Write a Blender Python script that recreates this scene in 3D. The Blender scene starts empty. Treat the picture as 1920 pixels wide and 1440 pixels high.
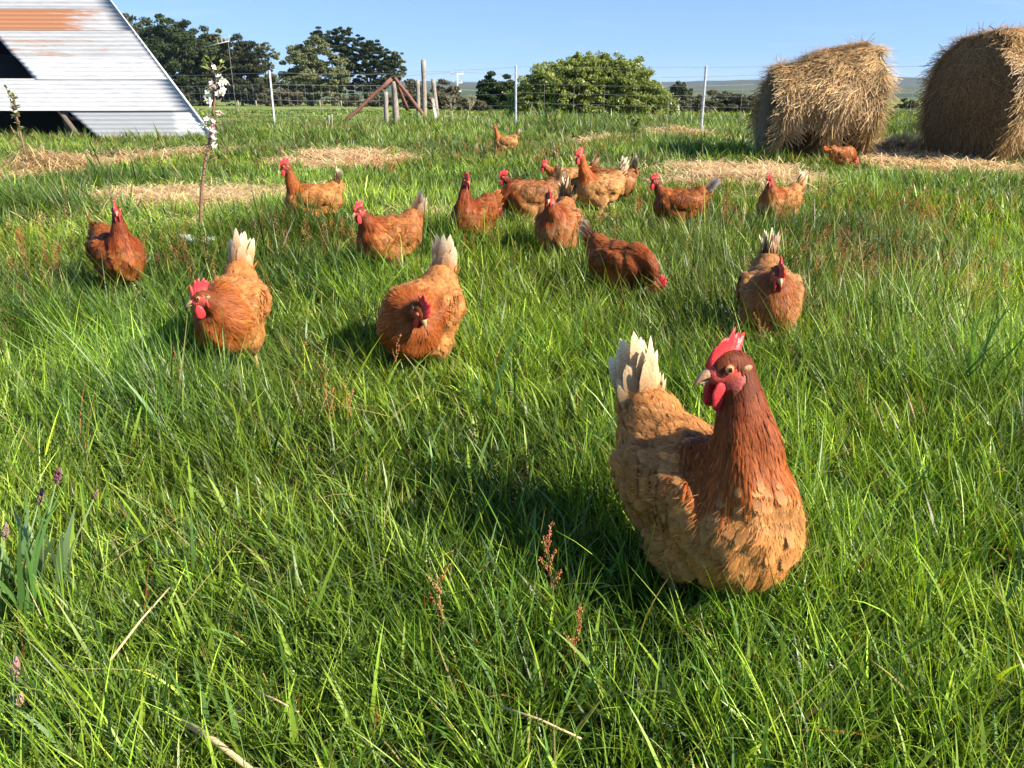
import bpy, bmesh, math, random
import numpy as np
from mathutils import Vector, Matrix
from mathutils.bvhtree import BVHTree

R = math.radians
random.seed(7)
rng = np.random.default_rng(7)
scene = bpy.context.scene
COL = scene.collection

# ------------------------------------------------------------------ camera
CAM_H, PITCH, F = 0.80, R(20.56), 1493.3
cam_d = bpy.data.cameras.new("camera"); cam = bpy.data.objects.new("camera", cam_d)
COL.objects.link(cam); scene.camera = cam
cam.location = (0, 0, CAM_H); cam.rotation_euler = (R(90) - PITCH, 0, 0)
cam_d.lens = 28; cam_d.sensor_width = 36; cam_d.clip_start = 0.02; cam_d.clip_end = 9000

# ------------------------------------------------------------------ light
SUN_EL, SUN_AZ = R(35), R(114)          # azimuth clockwise from +Y (away from camera)
world = bpy.data.worlds.new("World"); scene.world = world; world.use_nodes = True
wn = world.node_tree; wn.nodes.clear()
w_out = wn.nodes.new("ShaderNodeOutputWorld"); w_bg = wn.nodes.new("ShaderNodeBackground")
w_sky = wn.nodes.new("ShaderNodeTexSky"); w_sky.sky_type = 'NISHITA'; w_sky.sun_disc = False
w_sky.sun_elevation = SUN_EL; w_sky.sun_rotation = SUN_AZ
w_sky.altitude = 0; w_sky.air_density = 1.2; w_sky.dust_density = 0.0; w_sky.ozone_density = 5.0
w_bg.inputs['Strength'].default_value = 0.085
# a few faint low clouds, part of the sky
w_tc = wn.nodes.new("ShaderNodeTexCoord"); w_map = wn.nodes.new("ShaderNodeMapping")
w_map.inputs['Scale'].default_value = (3.0, 3.0, 26.0); w_map.inputs['Location'].default_value = (0.7, 0.3, 0.2)
w_no = wn.nodes.new("ShaderNodeTexNoise"); w_no.inputs['Scale'].default_value = 2.2; w_no.inputs['Detail'].default_value = 5
w_cr = wn.nodes.new("ShaderNodeValToRGB"); w_cr.color_ramp.elements[0].position = 0.60; w_cr.color_ramp.elements[1].position = 0.78
w_cr.color_ramp.elements[1].color = (0.30, 0.30, 0.30, 1)
w_mx = wn.nodes.new("ShaderNodeMixRGB"); w_mx.inputs['Color2'].default_value = (3.1, 3.9, 5.2, 1)
wn.links.new(w_tc.outputs['Generated'], w_map.inputs['Vector']); wn.links.new(w_map.outputs['Vector'], w_no.inputs['Vector'])
w_nrm = wn.nodes.new("ShaderNodeVectorMath"); w_nrm.operation = 'ADD'; w_nrm.inputs[1].default_value = (0, 0, 0.20)
w_n2 = wn.nodes.new("ShaderNodeVectorMath"); w_n2.operation = 'NORMALIZE'
wn.links.new(w_tc.outputs['Generated'], w_nrm.inputs[0]); wn.links.new(w_nrm.outputs[0], w_n2.inputs[0]); wn.links.new(w_n2.outputs[0], w_sky.inputs['Vector'])
wn.links.new(w_no.outputs['Fac'], w_cr.inputs['Fac']); wn.links.new(w_cr.outputs['Color'], w_mx.inputs['Fac'])
wn.links.new(w_sky.outputs['Color'], w_mx.inputs['Color1']); wn.links.new(w_mx.outputs['Color'], w_bg.inputs['Color'])
wn.links.new(w_bg.outputs['Background'], w_out.inputs['Surface'])
sun_d = bpy.data.lights.new("sun", 'SUN'); sun = bpy.data.objects.new("sun", sun_d); COL.objects.link(sun)
sun_d.energy = 5.0; sun_d.angle = R(0.53); sun_d.color = (1.0, 0.90, 0.74)
sdir = Vector((math.sin(SUN_AZ) * math.cos(SUN_EL), math.cos(SUN_AZ) * math.cos(SUN_EL), math.sin(SUN_EL)))
sun.rotation_euler = sdir.to_track_quat('Z', 'Y').to_euler(); sun.location = (20, -8, 20)
scene.view_settings.view_transform = 'Standard'; scene.view_settings.look = 'None'
scene.view_settings.exposure = 1.36; scene.view_settings.gamma = 1
scene.cycles.max_bounces = 6; scene.cycles.diffuse_bounces = 3; scene.cycles.transmission_bounces = 3
scene.cycles.transparent_max_bounces = 24; scene.cycles.use_denoising = True

# ------------------------------------------------------------------ helpers
def ray(px, py):
    cp, sp = math.cos(PITCH), math.sin(PITCH)
    a, b = (px - 960) / F, (720 - py) / F
    return Vector((a, cp + b * sp, -sp + b * cp))
def at(px, py, Y):
    d = ray(px, py); t = Y / d.y
    return Vector((d.x * t, Y, CAM_H + d.z * t))
def gp(px, py, z=0.0):
    d = ray(px, py); t = (z - CAM_H) / d.z
    return Vector((d.x * t, d.y * t, z))

def hash2(ix, iy, s):
    v = np.sin(ix * 127.1 + iy * 311.7 + s * 74.7) * 43758.5453
    return v - np.floor(v)
def vnoise(x, y, s=0):
    x = np.asarray(x, float); y = np.asarray(y, float)
    ix, iy = np.floor(x), np.floor(y); fx, fy = x - ix, y - iy
    fx = fx * fx * (3 - 2 * fx); fy = fy * fy * (3 - 2 * fy)
    a, b = hash2(ix, iy, s), hash2(ix + 1, iy, s); c, d = hash2(ix, iy + 1, s), hash2(ix + 1, iy + 1, s)
    return (a * (1 - fx) + b * fx) * (1 - fy) + (c * (1 - fx) + d * fx) * fy
def sstep(a, b, x):
    t = np.clip((x - a) / (b - a), 0, 1); return t * t * (3 - 2 * t)

def terrain(x, y):
    x = np.asarray(x, float); y = np.asarray(y, float)
    z = 0.03 * (vnoise(x * .9, y * .9, 1) - .5) * sstep(1.5, 4, y) + 0.10 * (vnoise(x * .25, y * .25, 2) - .5) * sstep(6, 12, y)
    z = z - 0.02 * np.clip(y - 17, 0, 133) - 0.009 * np.clip(y - 150, 0, 450) + 0.0045 * np.clip(y - 600, 0, 900)
    az = x / np.maximum(y, 1)
    amp = 7 + 13 * sstep(.0, .5, az) + 5 * vnoise(az * 9, y * 0, 5) + 3 * vnoise(az * 40, y * 0, 6)
    z = z + amp * sstep(1500, 2300, y) - 0.004 * np.clip(y - 2300, 0, 3000)
    z = z + 1.2 * (vnoise(x * .01, y * .01, 9) - .5) * sstep(150, 500, y)
    return z

def setp(o, label=None, cat=None, group=None, kind=None):
    if label: o['label'] = label
    if cat: o['category'] = cat
    if group: o['group'] = group
    if kind: o['kind'] = kind
    return o
def thing(name, label, cat, loc=(0, 0, 0), rz=0.0, group=None):
    o = bpy.data.objects.new(name, None); COL.objects.link(o); o.empty_display_size = .1
    o.location = loc; o.rotation_euler = (0, 0, rz)
    return setp(o, label, cat, group)

def mesh_np(name, V, tris=None, quads=None, mat=None, parent=None, col=None, uv=None, smooth=False):
    V = np.ascontiguousarray(V, dtype=np.float32)
    me = bpy.data.meshes.new(name)
    nt = 0 if tris is None else len(tris); nq = 0 if quads is None else len(quads)
    me.vertices.add(len(V)); me.vertices.foreach_set("co", V.ravel())
    parts = []
    if nt: parts.append(np.asarray(tris).ravel())
    if nq: parts.append(np.asarray(quads).ravel())
    li = np.concatenate(parts).astype(np.int32)
    me.loops.add(len(li)); me.loops.foreach_set("vertex_index", li)
    me.polygons.add(nt + nq)
    ls = np.concatenate([np.arange(nt) * 3, nt * 3 + np.arange(nq) * 4]).astype(np.int32)
    me.polygons.foreach_set("loop_start", ls)
    if smooth: me.polygons.foreach_set("use_smooth", np.ones(nt + nq, bool))
    me.update(calc_edges=True)
    if col is not None:
        ca = me.color_attributes.new("Col", 'FLOAT_COLOR', 'POINT')
        c4 = np.ones((len(V), 4), np.float32); c4[:, :3] = col
        ca.data.foreach_set("color", c4.ravel())
    if uv is not None:
        ul = me.uv_layers.new(name="UVMap")
        ul.data.foreach_set("uv", np.asarray(uv, np.float32)[li].ravel())
    if mat: me.materials.append(mat)
    o = bpy.data.objects.new(name, me); COL.objects.link(o)
    if parent: o.parent = parent
    return o

class MB:                                # small mesh collector
    def __init__(s): s.v = []; s.f = []; s.c = []
    def add(s, v, f, c=None):
        b = len(s.v); s.v += [tuple(p) for p in v]; s.f += [tuple(i + b for i in q) for q in f]
        s.c += [c if c else (1, 1, 1)] * len(v)
    def tube(s, pts, rads, n=8, c=None, caps=True):
        pts = [Vector(p) for p in pts]; V = []; Fc = []
        up = Vector((0.3, 0.9, 0.2)).normalized()
        for i, p in enumerate(pts):
            t = (pts[min(i + 1, len(pts) - 1)] - pts[max(i - 1, 0)]).normalized()
            a = t.cross(up)
            if a.length < .1: a = t.cross(Vector((1, 0, 0)))
            a.normalize(); b = t.cross(a); up = b if False else up
            r = rads[i] if hasattr(rads, '__len__') else rads
            for k in range(n):
                an = 2 * math.pi * k / n; V.append(p + (a * math.cos(an) + b * math.sin(an)) * r)
        for i in range(len(pts) - 1):
            for k in range(n):
                Fc.append((i * n + k, i * n + (k + 1) % n, (i + 1) * n + (k + 1) % n, (i + 1) * n + k))
        if caps: Fc.append(tuple(range(n - 1, -1, -1))); Fc.append(tuple((len(pts) - 1) * n + k for k in range(n)))
        s.add(V, Fc, c)
    def box(s, c, h, c_=None, M=None):
        V = [Vector((c[0] + sx * h[0], c[1] + sy * h[1], c[2] + sz * h[2])) for sx in (-1, 1) for sy in (-1, 1) for sz in (-1, 1)]
        if M: V = [M @ v for v in V]
        s.add(V, [(0, 1, 3, 2), (4, 6, 7, 5), (0, 4, 5, 1), (2, 3, 7, 6), (0, 2, 6, 4), (1, 5, 7, 3)], c_)
    def ball(s, c, r, M=None, nu=12, nv=8, color=None, fn=None):
        V = [];
        for j in range(nv + 1):
            th = math.pi * j / nv
            for i in range(nu):
                ph = 2 * math.pi * i / nu
                u = Vector((math.sin(th) * math.cos(ph), math.sin(th) * math.sin(ph), math.cos(th)))
                if fn: u = fn(u)
                p = Vector((c[0] + u.x * r[0], c[1] + u.y * r[1], c[2] + u.z * r[2]))
                V.append(M @ p if M else p)
        Fc = [(j * nu + i, (j + 1) * nu + i, (j + 1) * nu + (i + 1) % nu, j * nu + (i + 1) % nu) for j in range(nv) for i in range(nu)]
        s.add(V, Fc, color)
    def build(s, name, mat, parent=None, smooth=True, loc=None):
        me = bpy.data.meshes.new(name); me.from_pydata(s.v, [], s.f)
        ca = me.color_attributes.new("Col", 'FLOAT_COLOR', 'POINT')
        c4 = np.ones((len(s.v), 4), np.float32); c4[:, :3] = s.c; ca.data.foreach_set("color", c4.ravel())
        if smooth: me.polygons.foreach_set("use_smooth", [True] * len(s.f))
        me.materials.append(mat); me.validate(); me.update()
        o = bpy.data.objects.new(name, me); COL.objects.link(o)
        if parent: o.parent = parent
        if loc is not None: o.location = loc
        return o

# ------------------------------------------------------------------ materials
def mat(name):
    m = bpy.data.materials.new(name); m.use_nodes = True; nt = m.node_tree
    return m, nt, nt.nodes['Principled BSDF'], nt.nodes['Material Output']
def N(nt, t, **k):
    n = nt.nodes.new(t)
    for a, b in k.items():
        if a in n.inputs: n.inputs[a].default_value = b
        else: setattr(n, a, b)
    return n
def simple(name, col, rough=.6, metal=0, noise=None, bump=0, spec=.4):
    m, nt, p, out = mat(name)
    p.inputs['Roughness'].default_value = rough; p.inputs['Metallic'].default_value = metal
    p.inputs['Specular IOR Level'].default_value = spec
    p.inputs['Base Color'].default_value = (*col, 1)
    if noise:
        sc, c2, dist = noise
        tc = N(nt, "ShaderNodeTexCoord"); no = N(nt, "ShaderNodeTexNoise", Scale=sc, Detail=6.0, Roughness=.65)
        nt.links.new(tc.outputs['Object'], no.inputs['Vector'])
        cr = N(nt, "ShaderNodeValToRGB"); cr.color_ramp.elements[0].position = .5 - dist; cr.color_ramp.elements[1].position = .5 + dist
        cr.color_ramp.elements[0].color = (*col, 1); cr.color_ramp.elements[1].color = (*c2, 1)
        nt.links.new(no.outputs['Fac'], cr.inputs['Fac']); nt.links.new(cr.outputs['Color'], p.inputs['Base Color'])
        if bump:
            b = N(nt, "ShaderNodeBump", Strength=bump, Distance=.01)
            nt.links.new(no.outputs['Fac'], b.inputs['Height']); nt.links.new(b.outputs['Normal'], p.inputs['Normal'])
    return m
def leafy(name, trans=.35, rough=.5, tint=(1.15, 1.1, .55), spec=.3):
    m, nt, p, out = mat(name)
    a = N(nt, "ShaderNodeAttribute", attribute_name="Col")
    p.inputs['Roughness'].default_value = rough; p.inputs['Specular IOR Level'].default_value = spec
    nt.links.new(a.outputs['Color'], p.inputs['Base Color'])
    if trans > 0:
        tr = N(nt, "ShaderNodeBsdfTranslucent"); mx = N(nt, "ShaderNodeMixShader"); mx.inputs[0].default_value = trans
        mu = N(nt, "ShaderNodeMixRGB", blend_type='MULTIPLY'); mu.inputs[0].default_value = 1; mu.inputs[2].default_value = (*[t * 1.6 for t in tint], 1)
        nt.links.new(a.outputs['Color'], mu.inputs[1]); nt.links.new(mu.outputs[0], tr.inputs['Color'])
        nt.links.new(p.outputs[0], mx.inputs[1]); nt.links.new(tr.outputs[0], mx.inputs[2]); nt.links.new(mx.outputs[0], out.inputs['Surface'])
    return m
M_GRASS = leafy("grass_blade", .26, .42, (1.2, 1.1, .45), spec=.36)
M_STRAW = leafy("straw", .15, .55, (1.1, 1, .8), .35)
M_LEAF = leafy("foliage", .22, .55, spec=.25)
M_NEEDLE = leafy("needle_foliage", .08, .7, spec=.12)
M_PETAL = leafy("petal", .3, .6, (1, 1, 1))
M_VCOL = leafy("painted", 0, .6)

m, nt, p, out = mat("feather"); M_FEATHER = m
a = N(nt, "ShaderNodeAttribute", attribute_name="Col"); uvn = N(nt, "ShaderNodeUVMap", uv_map="UVMap")
mp = N(nt, "ShaderNodeMapping"); mp.inputs['Scale'].default_value = (5, 34, 1); mp.inputs['Rotation'].default_value = (0, 0, R(4))
no = N(nt, "ShaderNodeTexNoise", Scale=1.0, Detail=3.0, Roughness=.6)
nt.links.new(uvn.outputs[0], mp.inputs[0]); nt.links.new(mp.outputs[0], no.inputs['Vector'])
mr = N(nt, "ShaderNodeMapRange"); mr.inputs['From Min'].default_value = .3; mr.inputs['From Max'].default_value = .7
mr.inputs['To Min'].default_value = .72; mr.inputs['To Max'].default_value = 1.22
nt.links.new(no.outputs['Fac'], mr.inputs['Value'])
mu = N(nt, "ShaderNodeMixRGB", blend_type='MULTIPLY'); mu.inputs[0].default_value = 1
nt.links.new(a.outputs['Color'], mu.inputs[1]); nt.links.new(mr.outputs[0], mu.inputs[2]); nt.links.new(mu.outputs[0], p.inputs['Base Color'])
bp = N(nt, "ShaderNodeBump", Strength=.35, Distance=.0015); nt.links.new(no.outputs['Fac'], bp.inputs['Height']); nt.links.new(bp.outputs[0], p.inputs['Normal'])
p.inputs['Roughness'].default_value = .55; p.inputs['Specular IOR Level'].default_value = .2
tr = N(nt, "ShaderNodeBsdfTranslucent"); mx = N(nt, "ShaderNodeMixShader"); mx.inputs[0].default_value = .22
nt.links.new(mu.outputs[0], tr.inputs['Color']); nt.links.new(p.outputs[0], mx.inputs[1]); nt.links.new(tr.outputs[0], mx.inputs[2]); 
def M2(op, a_, b_=None):
    q = N(nt, "ShaderNodeMath", operation=op)
    for i_, v in enumerate((a_, b_)):
        if v is None: continue
        if isinstance(v, (int, float)): q.inputs[i_].default_value = v
        else: nt.links.new(v, q.inputs[i_])
    return q.outputs[0]
su = N(nt, "ShaderNodeSeparateXYZ"); nt.links.new(uvn.outputs[0], su.inputs[0])
uu = M2('FRACT', su.outputs['X']); vv = M2('FRACT', su.outputs['Y']); ed_ = M2('MULTIPLY', M2('ABSOLUTE', M2('SUBTRACT', uu, .5)), 2.0)
cb_ = N(nt, "ShaderNodeCombineXYZ"); nt.links.new(M2('MULTIPLY', M2('SUBTRACT', su.outputs['Y'], M2('MULTIPLY', ed_, .22)), 30.0), cb_.inputs[0]); nt.links.new(M2('MULTIPLY', su.outputs['X'], 1.6), cb_.inputs[1])
nz = N(nt, "ShaderNodeTexNoise", Scale=1.0, Detail=2.0); nt.links.new(cb_.outputs[0], nz.inputs['Vector'])
cb2 = N(nt, "ShaderNodeCombineXYZ"); nt.links.new(M2('MULTIPLY', su.outputs['X'], 11.0), cb2.inputs[0]); nt.links.new(M2('MULTIPLY', su.outputs['Y'], 2.0), cb2.inputs[1])
nz2 = N(nt, "ShaderNodeTexNoise", Scale=1.0, Detail=2.0); nt.links.new(cb2.outputs[0], nz2.inputs['Vector'])
lim = M2('ADD', M2('MULTIPLY', nz.outputs['Fac'], 1.3), .22); lim2 = M2('ADD', M2('MULTIPLY', nz2.outputs['Fac'], .7), .52)
lim.node.name = 'fray_side'; lim2.node.name = 'fray_tip'
al = M2('MULTIPLY', M2('LESS_THAN', ed_, lim), M2('LESS_THAN', vv, lim2))
tp_ = N(nt, "ShaderNodeBsdfTransparent"); mxa = N(nt, "ShaderNodeMixShader"); nt.links.new(al, mxa.inputs[0]); nt.links.new(tp_.outputs[0], mxa.inputs[1]); nt.links.new(mx.outputs[0], mxa.inputs[2])
nt.links.new(mxa.outputs[0], out.inputs['Surface'])
M_TAIL = M_FEATHER.copy(); M_TAIL.name = 'tail_feather'; M_TAIL.node_tree.nodes['fray_side'].inputs[1].default_value = .42; M_TAIL.node_tree.nodes['fray_tip'].inputs[1].default_value = .66

def fleshy(name, rough, bumps, sss):
    m, nt, p, out = mat(name)
    a = N(nt, "ShaderNodeAttribute", attribute_name="Col"); tc = N(nt, "ShaderNodeTexCoord")
    no = N(nt, "ShaderNodeTexNoise", Scale=420.0, Detail=3.0); nt.links.new(tc.outputs['Object'], no.inputs['Vector'])
    mr = N(nt, "ShaderNodeMapRange"); mr.inputs['From Min'].default_value = .3; mr.inputs['From Max'].default_value = .7; mr.inputs['To Min'].default_value = .55; mr.inputs['To Max'].default_value = 1.25
    nt.links.new(no.outputs['Fac'], mr.inputs['Value']); mu = N(nt, "ShaderNodeMixRGB", blend_type='MULTIPLY'); mu.inputs[0].default_value = 1
    nt.links.new(a.outputs['Color'], mu.inputs[1]); nt.links.new(mr.outputs[0], mu.inputs[2]); nt.links.new(mu.outputs[0], p.inputs['Base Color'])
    b = N(nt, "ShaderNodeBump", Strength=bumps, Distance=.0015); nt.links.new(no.outputs['Fac'], b.inputs['Height']); nt.links.new(b.outputs[0], p.inputs['Normal'])
    p.inputs['Roughness'].default_value = rough
    if sss: p.inputs['Subsurface Weight'].default_value = .3; p.inputs['Subsurface Radius'].default_value = (.004, .001, .0008); p.inputs['Subsurface Scale'].default_value = 1
    return m
M_BODY = fleshy("hen_skin", .6, .5, False)
M_COMB = fleshy("comb_skin", .42, .6, True)
M_BEAK = fleshy("beak_horn", .35, .12, False)
m, nt, p, out = mat("eye_gloss"); M_EYE = m
a = N(nt, "ShaderNodeAttribute", attribute_name="Col"); nt.links.new(a.outputs['Color'], p.inputs['Base Color'])
p.inputs['Roughness'].default_value = .06; p.inputs['Coat Weight'].default_value = 1

# ------------------------------------------------------------------ HEN LIST (foot pixel of the body centre in the photo -> ground point)
RUST = dict(hackle=(.33, .088, .018), breast=(.40, .15, .042), back=(.36, .125, .033), belly=(.46, .21, .075), edge=(.60, .31, .125), tail=(.56, .32, .14), tip=(.84, .76, .60), crown=(.17, .045, .014))
TAN = dict(hackle=(.36, .11, .022), breast=(.50, .225, .07), back=(.52, .23, .075), belly=(.60, .33, .13), edge=(.66, .35, .135), tail=(.60, .34, .14), tip=(.88, .80, .64), crown=(.20, .06, .018))
DARK = dict(hackle=(.27, .062, .014), breast=(.30, .088, .022), back=(.28, .08, .02), belly=(.38, .14, .04), edge=(.42, .165, .05), tail=(.40, .19, .08), tip=(.74, .66, .54), crown=(.13, .032, .01))
FRONT = dict(hackle=(.42, .11, .018), breast=(.58, .27, .085), back=(.58, .25, .078), belly=(.64, .35, .135), edge=(.84, .47, .19), tail=(.66, .43, .21), tip=(.86, .76, .56), crown=(.17, .042, .014))
BUFF = dict(hackle=(.56, .21, .05), breast=(.60, .31, .11), back=(.48, .24, .09), belly=(.68, .42, .19), edge=(.72, .46, .22), tail=(.56, .34, .16), tip=(.72, .62, .46), crown=(.36, .1, .025))
GREY = dict(hackle=(.30, .075, .016), breast=(.42, .2, .075), back=(.30, .12, .04), belly=(.50, .26, .10), edge=(.52, .28, .12), tail=(.22, .135, .085), tip=(.55, .50, .44), crown=(.16, .04, .012))
HENS = [
 # foot px, heading, scale, head (x,y,z) local, head yaw (world), head pitch, tail pitch, tail spread, palette, detail, label
 dict(f=(1303, 1112), hd=-64, s=1.23, H=(.026, -.006, .338), hy=201, hp=-8, tp=72, ts=.55, pal=FRONT, n=8500, vox=.0034, hs=1.16, cs=.74, lab="large near hen with cream tail feathers and bright red comb turned to look left"),
 dict(f=(450, 706), dr=.006, hd=-85, s=1.13, H=(.135, -.03, .250), hy=207, hp=-12, tp=82, ts=.35, pal=TAN, n=4200, vox=.0042, hs=1.05, lab="tan hen striding forward over its own shadow with one pale leg showing"),
 dict(f=(795, 700), hd=-108, s=1.16, H=(.135, .062, .225), hy=-52, hp=-52, tp=82, ts=.40, pal=TAN, n=4200, vox=.0042, hs=1.0, lab="plump ginger hen with lowered head and upright white tipped tail"),
 dict(f=(232, 552), hd=-48, s=1.08, H=(.085, .0, .345), hy=-66, hp=-10, tp=12, ts=.25, pal=DARK, n=2900, vox=.0045, hs=.92, over=dict(tip=(.40, .17, .06), tail=(.30, .10, .03)), lab="dark chestnut hen standing tall and facing the camera left of the blossom sapling"),
 dict(f=(590, 428), hd=190, s=1.08, H=(.125, .0, .350), hy=195, hp=-8, tp=82, ts=.35, pal=TAN, n=2300, vox=.0048, hs=1.1, lab="golden hen in full side view before the straw behind the blossom sapling"),
 dict(f=(733, 512), hd=225, s=1.08, H=(.135, .0, .290), hy=222, hp=-14, tp=68, ts=.35, pal=RUST, n=2300, vox=.0048, hs=1.05, lab="rust brown hen with pale tail walking left directly behind the plump ginger hen"),
 dict(f=(890, 462), hd=238, s=1.06, H=(.06, .0, .350), hy=-62, hp=-8, tp=18, ts=.2, pal=DARK, n=2300, vox=.005, hs=.95, over=dict(tip=(.40, .17, .06), tail=(.30, .10, .03)), lab="upright chestnut hen with shaded face and drooping tail beside the central cluster"),
 dict(f=(992, 408), hd=180, s=1.0, H=(.160, .0, .270), hy=180, hp=-5, tp=35, ts=.3, pal=DARK, n=1100, vox=.005, hs=1.1, lab="dark hen at the cluster's left edge stretching its neck left in profile"),
 dict(f=(992, 420), hd=197, s=1.10, H=(.17, .0, .115), hy=197, hp=-55, tp=72, ts=.5, pal=GREY, n=2300, vox=.005, hs=1.0, over=dict(tail=(.52, .3, .13), tip=(.62, .42, .22)), lab="brown hen with its head hidden down and a broad sandy tail raised"),
 dict(f=(1046, 492), hd=-105, s=1.16, H=(.105, -.02, .300), hy=-98, hp=-25, tp=84, ts=.28, pal=RUST, n=2300, vox=.0048, hs=1.0, over=dict(edge=(.62, .36, .18)), lab="red brown hen with white streaked back coming forward in front of the cluster"),
 dict(f=(1122, 400), hd=200, s=1.10, H=(.135, .0, .362), hy=205, hp=-8, tp=74, ts=.2, pal=BUFF, n=2300, vox=.005, hs=1.1, over=dict(hackle=(.42, .11, .022), tip=(.88, .82, .7), tail=(.8, .68, .5)), lab="pale buff hen with rusty neck, raised head and narrow white tail"),
 dict(f=(1142, 386), hd=176, s=1.12, H=(.17, .0, .20), hy=180, hp=-30, tp=78, ts=.4, pal=GREY, n=1000, vox=.005, hs=1.0, lab="hen mostly hidden behind the buff hen showing a grey brown fanned tail"),
 dict(f=(1066, 380), hd=184, s=1.05, H=(.17, .0, .27), hy=184, hp=-5, tp=58, ts=.22, pal=BUFF, n=900, vox=.005, hs=1.0, over=dict(tip=(.4, .33, .22)), lab="rearmost hen of the central cluster, pale back and grey edged tail just showing"),
 dict(f=(1160, 568), hd=-50, s=1.0, H=(.185, .0, .125), hy=-22, hp=-62, tp=44, ts=.25, over=dict(tail=(.24, .09, .03)), pal=DARK, n=3000, vox=.0045, hs=1.0, lab="dark hen pecking down in the grass with only its comb edge lit"),
 dict(f=(1268, 434), hd=183, s=1.0, H=(.145, .0, .300), hy=192, hp=-6, tp=42, ts=.4, pal=DARK, n=2300, vox=.0048, hs=1.05, over=dict(hackle=(.46, .16, .05), tail=(.42, .3, .22), tip=(.7, .72, .74)), lab="dark mottled hen in side view with bluish white tail on the straw"),
 dict(f=(1455, 434), hd=216, s=1.04, H=(.105, .0, .305), hy=218, hp=-20, tp=52, ts=.25, pal=TAN, n=2300, vox=.005, hs=1.0, over=dict(breast=(.44, .19, .06)), lab="round amber hen with pale tail standing below the hay bales"),
 dict(f=(1432, 652), hd=-101, s=1.12, H=(.125, .0, .268), hy=-93, hp=-25, tp=86, ts=.18, pal=TAN, n=3800, vox=.0042, hs=1.08, over=dict(hackle=(.34, .13, .04), breast=(.44, .22, .08), belly=(.5, .29, .13), back=(.46, .24, .1), tail=(.85, .72, .5), tip=(.9, .86, .78)), lab="hen walking straight at the camera behind the near hen, white tail point above its comb"),
 dict(f=(947, 284), hd=180, s=1.0, H=(.125, .0, .345), hy=176, hp=0, tp=58, ts=.15, pal=BUFF, n=900, vox=.005, hs=.8, lab="small far buff hen alone near the fence with raised neck and tail"),
 dict(f=(1576, 320), hd=14, s=.92, H=(.17, .0, .10), hy=5, hp=-60, tp=8, ts=.15, pal=RUST, n=800, vox=.005, hs=1.0, over=dict(back=(.5, .16, .04), tail=(.5, .16, .04), tip=(.5, .16, .04)), lab="orange hen with its head buried under the left hay bale"),
]
for h in HENS:
    g = gp(*h['f']); h['pos'] = g

# straw patches: pixel centre and pixel radii
STRAW_PX = [(370, 392, 180, 36), (300, 378, 90, 24), (660, 296, 95, 13), (1320, 336, 130, 24), (1420, 330, 80, 18), (1680, 285, 60, 20), (1740, 318, 90, 22),
            (100, 315, 62, 26), (350, 290, 36, 12), (1270, 250, 40, 9), (1130, 262, 50, 5), (760, 414, 60, 8), (1040, 415, 70, 12), (1620, 300, 70, 12), (1530, 296, 60, 8)]
STRAW = []
for (x, y, rx, ry) in STRAW_PX:
    c = gp(x, y); a_ = gp(x + rx, y); u = gp(x, y - ry); d = gp(x, y + ry)
    STRAW.append((c.x, (u.y + d.y) / 2, a_.x - c.x, (u.y - d.y) / 2))
def straw_mask(x, y):
    m = np.zeros_like(x); x0, y0 = x, y
    x = x0 + 1.0 * (vnoise(x0 * 1.3, y0 * 1.3, 61) - .5) + .3 * (vnoise(x0 * 5, y0 * 5, 62) - .5); y = y0 + 1.0 * (vnoise(x0 * 1.3, y0 * 1.3, 63) - .5) + .3 * (vnoise(x0 * 5, y0 * 5, 64) - .5)
    for (cx, cy, rx, ry) in STRAW:
        q = np.sqrt(((x - cx) / rx) ** 2 + ((y - cy) / ry) ** 2) + 1.0 * (vnoise(x * 2.2, y * 3, 21) - .5) + .6 * (vnoise(x * 8, y * 8, 22) - .5)
        m = np.maximum(m, 1 - sstep(.55, 1.25, q))
    return m
BALES = [(3.55, 9.55, .95), (5.65, 9.3, .95)]

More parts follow.
